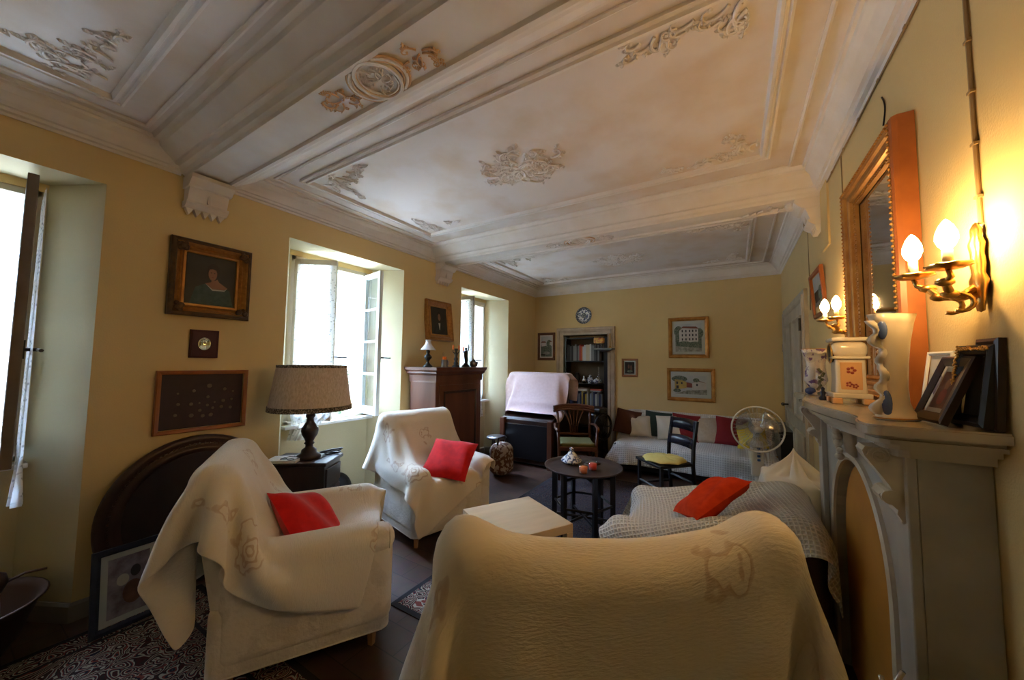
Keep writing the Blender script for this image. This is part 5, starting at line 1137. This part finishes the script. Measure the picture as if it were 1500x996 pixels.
def scroll_bracket(y0_, y1_, name='scroll_bracket'):
    mb = MB(); f = lambda u, v, q: (fx0 - .02 - u, q, v)
    zz = lambda z: 1.272 - (1.272 - z) * .76
    out = [(u, zz(v)) for u, v in [(0, 1.272), (.085, 1.272), (.092, 1.255), (.088, 1.235), (.07, 1.2), (.05, 1.16), (.034, 1.125), (.03, 1.11), (.05, 1.105), (.06, 1.09), (.055, 1.07), (.035, 1.06), (.02, 1.04), (.022, 1.025), (.012, 1.0), (0, .99)]]
    mb.prism(out, y0_, y1_, f)
    for yy in (y0_ - .001, y1_ + .001):
        for c, r0 in (((.052, zz(1.238)), .028), ((.035, zz(1.086)), .02)):
            pts = [(fx0 - .02 - c[0] - r0 * (1 - k / 30) * math.cos(k * .5), yy, c[1] + r0 * (1 - k / 30) * math.sin(k * .5)) for k in range(26)]; mb.tube(pts, .003, 5)
    mb.tube([(fx0 - .055, y0_ - .008, zz(1.086)), (fx0 - .055, y1_ + .008, zz(1.086))], .021, 14)
    for k in range(4): mb.sph((fx0 - .03 + .002 * k, (y0_ + y1_) / 2 + (-1) ** k * .015, zz(1.04 - .014 * k)), .014, .8, 1.2, .8, 8, 5)
    return mb.build(name, 'marblelt', FP, True if False else False, bevel=.003)
scroll_bracket(ya0 + .015, ya0 + .085); scroll_bracket(ya1 - .085, ya1 - .015)
mb = MB(); f = lambda u, v, q: (fx0 - u, q, v); mb.prism([(0, 1.272), (.045, 1.272), (.04, 1.2), (.03, 1.14), (0, 1.115)], yc - .045, yc + .045, f)
rg = random.Random(8)
for k in range(34):
    v = rg.random(); mb.sph((fx0 - .045 - .015 * (1 - v) - rg.random() * .008, yc + rg.uniform(-.05, .05) * (1 - v * .75), 1.26 - .15 * v), rg.uniform(.009, .017), 1, 1, 1, 8, 5)
mb.build('carved_keystone', 'marblelt', FP, True)
o = MB().prism([(yc - rad + .012, .01), (yc + rad - .012, .01)] + [(yc + (rad - .012) * math.cos(math.pi * i / N), zs + (rad - .012) * math.sin(math.pi * i / N)) for i in range(N + 1)], fx0 + .035, fx0 + .05, lambda u, v, q: (q, u, v)).build('fireboard', 'board', None); tag(o, 'tan painted arched board closing the fireplace opening', 'board')
mb = MB(); mb.box(fx0 + .005, XR - .005, yc - rad + .002, yc + rad - .002, 0, .006); 
t = thing('fire_tongs', 'steel fire tongs leaning at the near end of the fireplace', 'fire tool', (.335, 1.44, 0)); mb = MB(); mb.tube([(.03, .02, .0), (.0, .0, .62), (-.01, -.0, .66)], .006, 8); mb.tube([(.05, .0, .0), (.01, .012, .62), (.035, -.0, .69)], .006, 8); mb.build('rods', 'silver', t, True); MB().sph((0, .005, .63), .013).build('pivot', 'brass', t, True)
# ---- mirror
MR = thing('wall_mirror', 'tall gilt framed mirror standing on the mantelpiece', 'mirror', (XR - .003, 2.2, 1.905)); MR.rotation_euler = (0, 0, -R1)
mw, mh = .74, 1.08
mb = MB(); mb.sweep([(0, 0), (0, .045), (.004, .06), (.012, .066), (.02, .062)], [(-mw / 2, -mh / 2), (mw / 2, -mh / 2), (mw / 2, mh / 2), (-mw / 2, mh / 2)], lambda a, b, h: (a, -h, b)); mb.build('outer_frame', 'orangewood', MR)
mb = MB(); mb.sweep([(.018, .06), (.03, .066), (.04, .06), (.045, .05), (.06, .046), (.068, .05), (.075, .045), (.08, .032), (.09, .028), (.1, .03), (.108, .016)], [(-mw / 2, -mh / 2), (mw / 2, -mh / 2), (mw / 2, mh / 2), (-mw / 2, mh / 2)], lambda a, b, h: (a, -h, b)); mb.build('gilt_frame', 'gilt', MR)
for ins, dep, rr in ((.024, .068, .006), (.094, .032, .0055)):
    mb = MB(); a_, b_ = mw / 2 - ins, mh / 2 - ins
    for sx in (-1, 1):
        n = int(2 * b_ / .021)
        for k in range(n + 1): mb.sph((sx * a_, -dep, -b_ + 2 * b_ * k / n), rr, n=7, m=4)
        n = int(2 * a_ / .021)
        for k in range(1, n): mb.sph((-a_ + 2 * a_ * k / n, -dep, sx * b_), rr, n=7, m=4)
    mb.build('bead_row', 'gilt', MR, True)
MB().box(-mw / 2 + .1, mw / 2 - .1, -.014, -.01, -mh / 2 + .1, mh / 2 - .1).build('mirror_glass', 'mirror', MR)
# ---- wall lights
def sconce(label, y):
    t = thing('wall_sconce', label, 'wall lamp', (XR, y, 1.66), 0, 'gilt two-candle wall lights')
    mb = MB(); mb.lathe([(0, 0), (.012, .005), (.016, .03), (.022, .06), (.03, .085), (.02, .105), (.024, .13), (.02, .16), (.026, .185), (.016, .205), (.018, .225), (.008, .24), (0, .245)], 12, (-.016, 0, 0), .55, 1); mb.build('backplate', 'brass', t, True)
    for sg in (-1, 1):
        bx, by, bz = -.105 - .015 * sg, sg * .058, .11
        pts = [(-.02, 0, .07), (-.05, sg * .01, .045), (-.08, sg * .03, .05), (-.095, sg * .05, .08), (-.1 - .012 * sg, sg * .065, .092), (bx, by, bz)]
        a = MB().tube(pts, [.011, .01, .011, .009, .007, .006], 8).build('arm', 'brass', t, True)
        MB().tube([(-.035, sg * .01, .06)] + [(-.06 - .022 * math.cos(q), sg * (.035 - .01 * q / 5), .025 + .022 * math.sin(q)) for q in [1.2 + k * .5 for k in range(9)]], .006, 6).build('curl', 'brass', a, True)
        lf_ = MB()
        for q in (1, 2, 3): lf_.sph((pts[q][0], pts[q][1], pts[q][2]), .017, 1.2, .8, .7, 8, 5)
        lf_.build('leaf_scroll', 'brass', a, True)
        MB().lathe([(.006, 0), (.03, .004), (.043, .012), (.04, .016), (.012, .01), (.006, .012)], 24, (bx, by, bz), mod=lambda q, z, k: 1 + .12 * math.cos(8 * q) * (k > .2)).build('drip_pan', 'brass', t, True)
        MB().lathe([(.0105, .01), (.0105, .055), (.007, .056)], 14, (bx, by, bz)).build('candle_sleeve', 'ivorysleeve', t, True)
        MB().lathe([(.006, .054), (.016, .067), (.0215, .083), (.0205, .1), (.0135, .12), (.005, .134), (0, .138)], 16, (bx, by, bz)).build('bulb', 'bulb', t, True)
    return t
sconce('lit gilt wall light nearer to us, right of the mirror', 1.47); sconce('lit gilt wall light beyond the mirror above the far mantel end', 2.70)
# ---- cables on the wall
def cable(label, pts, r=.004, m='wframe', clips=0):
    mb = MB(); mb.tube(pts, r, 6)
    if clips:
        for k in range(clips): i = k / clips; p = Vector(pts[0]).lerp(Vector(pts[-1]), (k + .5) / clips); mb.box(p.x - .006, p.x + .004, p.y - .01, p.y + .01, p.z - .004, p.z + .004)
    tag(mb.build('wall_cable', m, None), label, 'cable')
M['cord'] = mat('cord', (.3, .2, .09), .7)
cable('painted cable clipped to the wall, running down to the nearer wall light', [(XR - .006, 1.47, 2.79), (XR - .006, 1.47, 1.9)], .005, 'cord', 6)
cable('thin cord hanging down the wall behind the far side of the mirror', [(XR - .004, 2.83, 2.79), (XR - .004, 2.83, 2.3)], .003, 'cord')
cable('thin cord dropping from the cornice to the orange framed picture', [(XR - .004, 4.02, 2.72), (XR - .004, 4.02, 2.0)], .003, 'cord')
cable('cable running along the foot of the right hand cornice', [(XR - .006, -1.0, 2.783), (XR - .006, 3.2, 2.783)], .0045, 'cord', 14)
tag(MB().box(XR - .03, XR, 4.0, 4.04, 2.71, 2.78).build('junction_box', 'cord', None, bevel=.003), 'small tan junction box under the cornice past the second beam', 'box')
tag(MB().tube([(XR - .004, 2.13 - .03 * math.sin(math.pi * k / 8), 2.56 + .13 * k / 8) for k in range(9)], .003, 6).build('wall_hook', 'black', None), 'thin curved black wire on the wall above the mirror', 'hook')
t = thing('wall_bracket', 'small dark metal holder on the wall beyond the door', 'holder', (XR, 5.94, 1.75)); MB().rbox((-.015, 0, 0), (.028, .05, .2), .01).build('holder', 'blackiron', t); MB().rbox((-.032, 0, 0), (.01, .03, .1), .004).build('plate', 'silver', t)
# ---- on the mantelpiece
MZ = 1.351
def jag(q, z, k): return 1 + (.09 * math.cos(3 * q + .6) + .05 * math.cos(7 * q)) * max(0, k - .8) * 4
t = thing('ruffled_vase', 'tall cream porcelain vase with blue ruffled edge, nearest vase on the mantel', 'vase', (.425, 1.585, MZ), R(35))
MB().lathe([(0, 0), (.062, 0), (.066, .006), (.06, .012), (.045, .03), (.036, .055), (.034, .1), (.038, .17), (.046, .24), (.056, .30), (.062, .325), (.059, .325), (.045, .25), (.03, .12), (0, .05)], 40, (0, 0, 0), 1, .62, mod=lambda q, z, k: 1 + (.16 * math.cos(2 * q + .3) + .05 * math.cos(7 * q)) * (max(0, z - .27) / .055), cap=False).build('body', 'porcelain', t, True)
mb = MB(); vs = []; fs = []
for k in range(30):
    z = .015 + .29 * k / 29; w_ = .018 + .014 * abs(math.sin(k * .62)) + .012 * (k > 20) + .01 * (k < 6)
    x = -.038 - .016 * math.sin(k / 29 * math.pi * 1.0 + 3.1) - .0 * k; vs += [(x + .008, -.008, z), (x - w_, -.006 + .01 * math.sin(k * .9), z), (x - w_, .008 + .01 * math.sin(k * .9), z), (x + .008, .01, z)]
mb.add(vs, [(k * 4 + q, k * 4 + (q + 1) % 4, k * 4 + 4 + (q + 1) % 4, k * 4 + 4 + q) for k in range(29) for q in range(4)]); mb.build('ruffled_edge', 'porcelain', t, True)
for (x, z, rx, rz_) in ((-.05, .275, .012, .03), (-.046, .05, .012, .04)): MB().sph((x, -.012, z), 1, rx, .012, rz_, 12, 8).build('blue_patch', 'porcblue', t, True)
MB().tube([(.066 * math.cos(q), .62 * .066 * math.sin(q), .006) for q in [i * math.pi / 18 for i in range(36)]], .0018, 5, closed=True).build('gilt_line', 'gilt', t)
t = thing('porcelain_clock', 'porcelain mantel clock with peach side panel in front of the mirror', 'clock', (.43, 2.16, MZ))
MB().rbox((0, 0, .035), (.13, .13, .022), .006).build('plinth', 'porcelain', t, True)
for x in (-.05, .05):
    for y in (-.05, .05): MB().rbox((x, y, .012), (.035, .035, .025), .005).build('foot', 'peach', t, True)
MB().rbox((0, 0, .12), (.1, .1, .16), .012, lambda x, y, z: (x * (1 + 1.2 * max(0, .08 - z) * 2), y * (1 + 2.4 * max(0, .08 - z)), z)).build('body', 'porcelain', t, True)
MB().rbox((0, 0, .235), (.12, .12, .075), .03).build('dome', 'porcelain', t, True); MB().rbox((0, 0, .28), (.125, .125, .016), .006).build('top', 'porcelain', t, True); MB().rbox((0, 0, .2), (.125, .125, .012), .005).build('band', 'porcelain', t, True)
mb = MB(); mb.box(-.036, .036, -.053, -.047, .06, .18); mb.build('side_panel', 'peach', t, bevel=.004)
mb = MB()
for cx, cz, r in ((.0, .145, .011), (-.008, .085, .008), (.012, .078, .007)):
    for k in range(5): a = k * 1.257; mb.sph((cx + r * math.cos(a), -.0535, cz + r * math.sin(a)), r * .6, 1, .25, 1, 6, 4)
mb.build('painted_flower', mat('rose_glaze', (.35, .06, .04), .3), t, True)
o = MB().lathe([(0, 0), (.04, 0), (.043, .008), (.035, .012), (0, .012)], 28, cap=False).build('clock_face', 'black', t, True); o.rotation_euler = (0, R(-90), 0); o.location = (-.05, 0, .22)
o = MB().tube([(.042 * math.cos(q), .042 * math.sin(q), .01) for q in [i * math.pi / 14 for i in range(28)]], .004, 6, closed=True).build('bezel', 'brass', t, True); o.rotation_euler = (0, R(-90), 0); o.location = (-.05, 0, .22)
t = thing('flower_vase', 'flower patterned porcelain vase at the far end of the mantel', 'vase', (.40, 2.72, MZ)); MB().lathe([(0, 0), (.05, 0), (.052, .01), (.03, .025), (.03, .04), (.055, .08), (.05, .12), (.042, .17), (.05, .22), (.068, .26), (.064, .26), (.04, .17), (0, .1)], 32, mod=lambda q, z, k: 1 + .1 * math.cos(5 * q) * (z > .2) , cap=False).build('body', 'porcpat', t, True); MB().sph((-.03, -.03, .02), .026, 1, 1, .8).build('blue_foot', 'porcblue', t, True)
MB().tube([(.066 * math.cos(q) * (1 + .1 * math.cos(5 * q)), .066 * math.sin(q) * (1 + .1 * math.cos(5 * q)), .26) for q in [i * math.pi / 20 for i in range(40)]], .0022, 5, closed=True).build('gilt_rim', 'gilt', t)
t = thing('glass_tube', 'tall clear glass with a small bouquet between flower vase and clock', 'glass', (.37, 2.38, MZ)); MB().lathe([(0, 0), (.022, 0), (.024, .2), (.022, .2), (.02, .01)], 20, cap=False).build('cylinder', 'glass', t, True); mb = MB()
for k in range(14): mb.sph((rng.uniform(-.011, .011), rng.uniform(-.011, .011), .015 + .01 * k), .008, n=6, m=4)
mb.build('bouquet', 'leaf', t, True)
t = thing('figurine', 'tiny dark figurine at the foot of the tall clear glass', 'figurine', (.36, 2.28, MZ)); MB().lathe([(0, 0), (.016, 0), (.018, .01), (.008, .02), (.012, .035), (.006, .045), (.009, .055), (0, .065)], 12, cap=False).build('body', mat('dark_blue_glaze', (.015, .02, .05), .2), t, True)
t = thing('glass_dish', 'small pale blue glass dish between ruffled vase and dark frame', 'dish', (.48, 1.69, MZ)); MB().lathe([(0, 0), (.02, 0), (.026, .022), (.024, .022), (.018, .004), (0, .004)], 20, cap=False).build('bowl', mat('aqua_glass', (.35, .6, .62), .1, trans=.6), t, True)
picture('drawing_plaque', 'white plaque with a flower drawing leaning on the wall above the mantel end', 'picture', (.555, 1.70, MZ + .107), R(-84), .13, .21, [(0, 0), (0, .01), (.006, .012), (.01, .01), (.012, .006)], 'white', -8, art=(PM['whitep'], [(PM['sketch'], ell(.1, .1, .3, .25, 9)), (PM['sketch'], ell(-.2, -.2, .25, .2, 7)), (PM['sketch'], ell(.1, -.5, .2, .25, 8))]))
t = picture('photo_frame', 'dark wooden photo frame leaning back on the near mantel end', 'photo frame', (.515, 1.535, MZ + .096), R(-86), .15, .2, [(0, -.004), (0, .012), (.006, .015), (.03, .01)], 'darkwood', -22, art=(PM['whitep'], [(PM['fig'], [(-.85, -.8), (.85, -.8), (.85, .8), (-.85, .8)]), (PM['skin'], ell(0, .25, .25, .3)), (PM['redp'], ell(0, -.3, .4, .35))]))
MB().prism([(-.0, -.08), (.0, .05), (.055, -.085)], -.012, .012, lambda u, v, q: (q, u + .002, v)).build('easel_back', 'black', t)
t = picture('photo_frame', 'dark frame with glittering beaded edge behind the leaning photo frame', 'photo frame', (.55, 1.475, MZ + .113), R(-80), .12, .215, [(0, -.004), (0, .015), (.01, .02), (.022, .014), (.03, .008)], 'black', -8, art=(PM['darkbg'], []))
mb = MB(); rg = random.Random(4)
for k in range(60):
    u = -.05; v = -.1 + .205 * k / 59; mb.sph((u + rg.uniform(-.005, .005), -.02, v), .0035, n=6, m=4); 
    if k % 2: mb.sph((-.05 + .1 * k / 59, -.02, .098 + rg.uniform(-.004, .004)), .0035, n=6, m=4)
mb.build('gilt_beading', 'brass', t, True)
picture('photo_frame', 'plain dark frame against the wall, last in the group on the mantel end', 'photo frame', (.568, 1.455, MZ + .12), R(-88), .09, .235, [(0, -.004), (0, .01), (.008, .014), (.02, .01)], 'darkwood', -3, art=(PM['blackp'], []))
# ================================================================== RUGS AND FLOOR THINGS
def rug(label, x0, x1, y0, y1, m, border, z=.007, fringe=True):
    t = thing('rug', label, 'rug', ((x0 + x1) / 2, (y0 + y1) / 2, 0)); a, b = (x1 - x0) / 2, (y1 - y0) / 2
    MB().box(-a, a, -b, b, .001, z).build('border', 'rugedge', t); MB().box(-a + .035, a - .035, -b + .035, b - .035, .0012, z + .001).build('band', border, t)
    mb = MB(); mb.sweep([(0, z + .001), (0, z + .002), (.02, z + .002), (.02, z + .001)], [(-a + .16, -b + .16), (a - .16, -b + .16), (a - .16, b - .16), (-a + .16, b - .16)], lambda p, q, h: (p, q, h)); mb.build('inner_line', 'rugedge', t)
    MB().box(-a + .18, a - .18, -b + .18, b - .18, .0014, z + .0022).build('field', m, t); return t
rug('patterned dark red and cream rug under the left armchair', -3.08, -1.5, -1.4, 1.08, 'rug_front', 'rug_front')
rug('dark bordered rug under the nearest armchair', -1.86, -.12, 1.62, 2.62, 'rug_back', 'rug_front')
rug('blue black patterned rug under the round tray table', -2.1, -.2, 2.72, 4.85, 'rug_back', 'rug_back')
t = thing('copper_basin', 'wide dark copper basin in the niche of the leftmost window', 'basin', (-3.17, .14, 0)); MB().lathe([(0, .02), (.16, .02), (.22, .12), (.27, .27), (.29, .30), (.3, .305), (.29, .31), (.26, .28), (.2, .12), (0, .04)], 40, cap=False).build('bowl', 'copper', t, True)
for k in range(3): a = k * 2.09 + .5; MB().sph((.15 * math.cos(a), .15 * math.sin(a), .02), .02).build('foot', 'copper', t)
t = thing('oil_pot', 'dark lidded metal pot with a long thin spout standing in the copper basin', 'pot', (-3.15, .26, .045)); MB().lathe([(0, 0), (.05, 0), (.07, .05), (.06, .1), (.035, .14), (.02, .28), (.03, .30), (.045, .34), (.035, .38), (.012, .395), (.014, .41), (0, .42)], 20, cap=False).build('body', 'copper', t, True); MB().tube([(.0, .03, .33), (.02, .09, .36), (.03, .16, .355)], .006, 6).build('spout', 'copper', t, True)
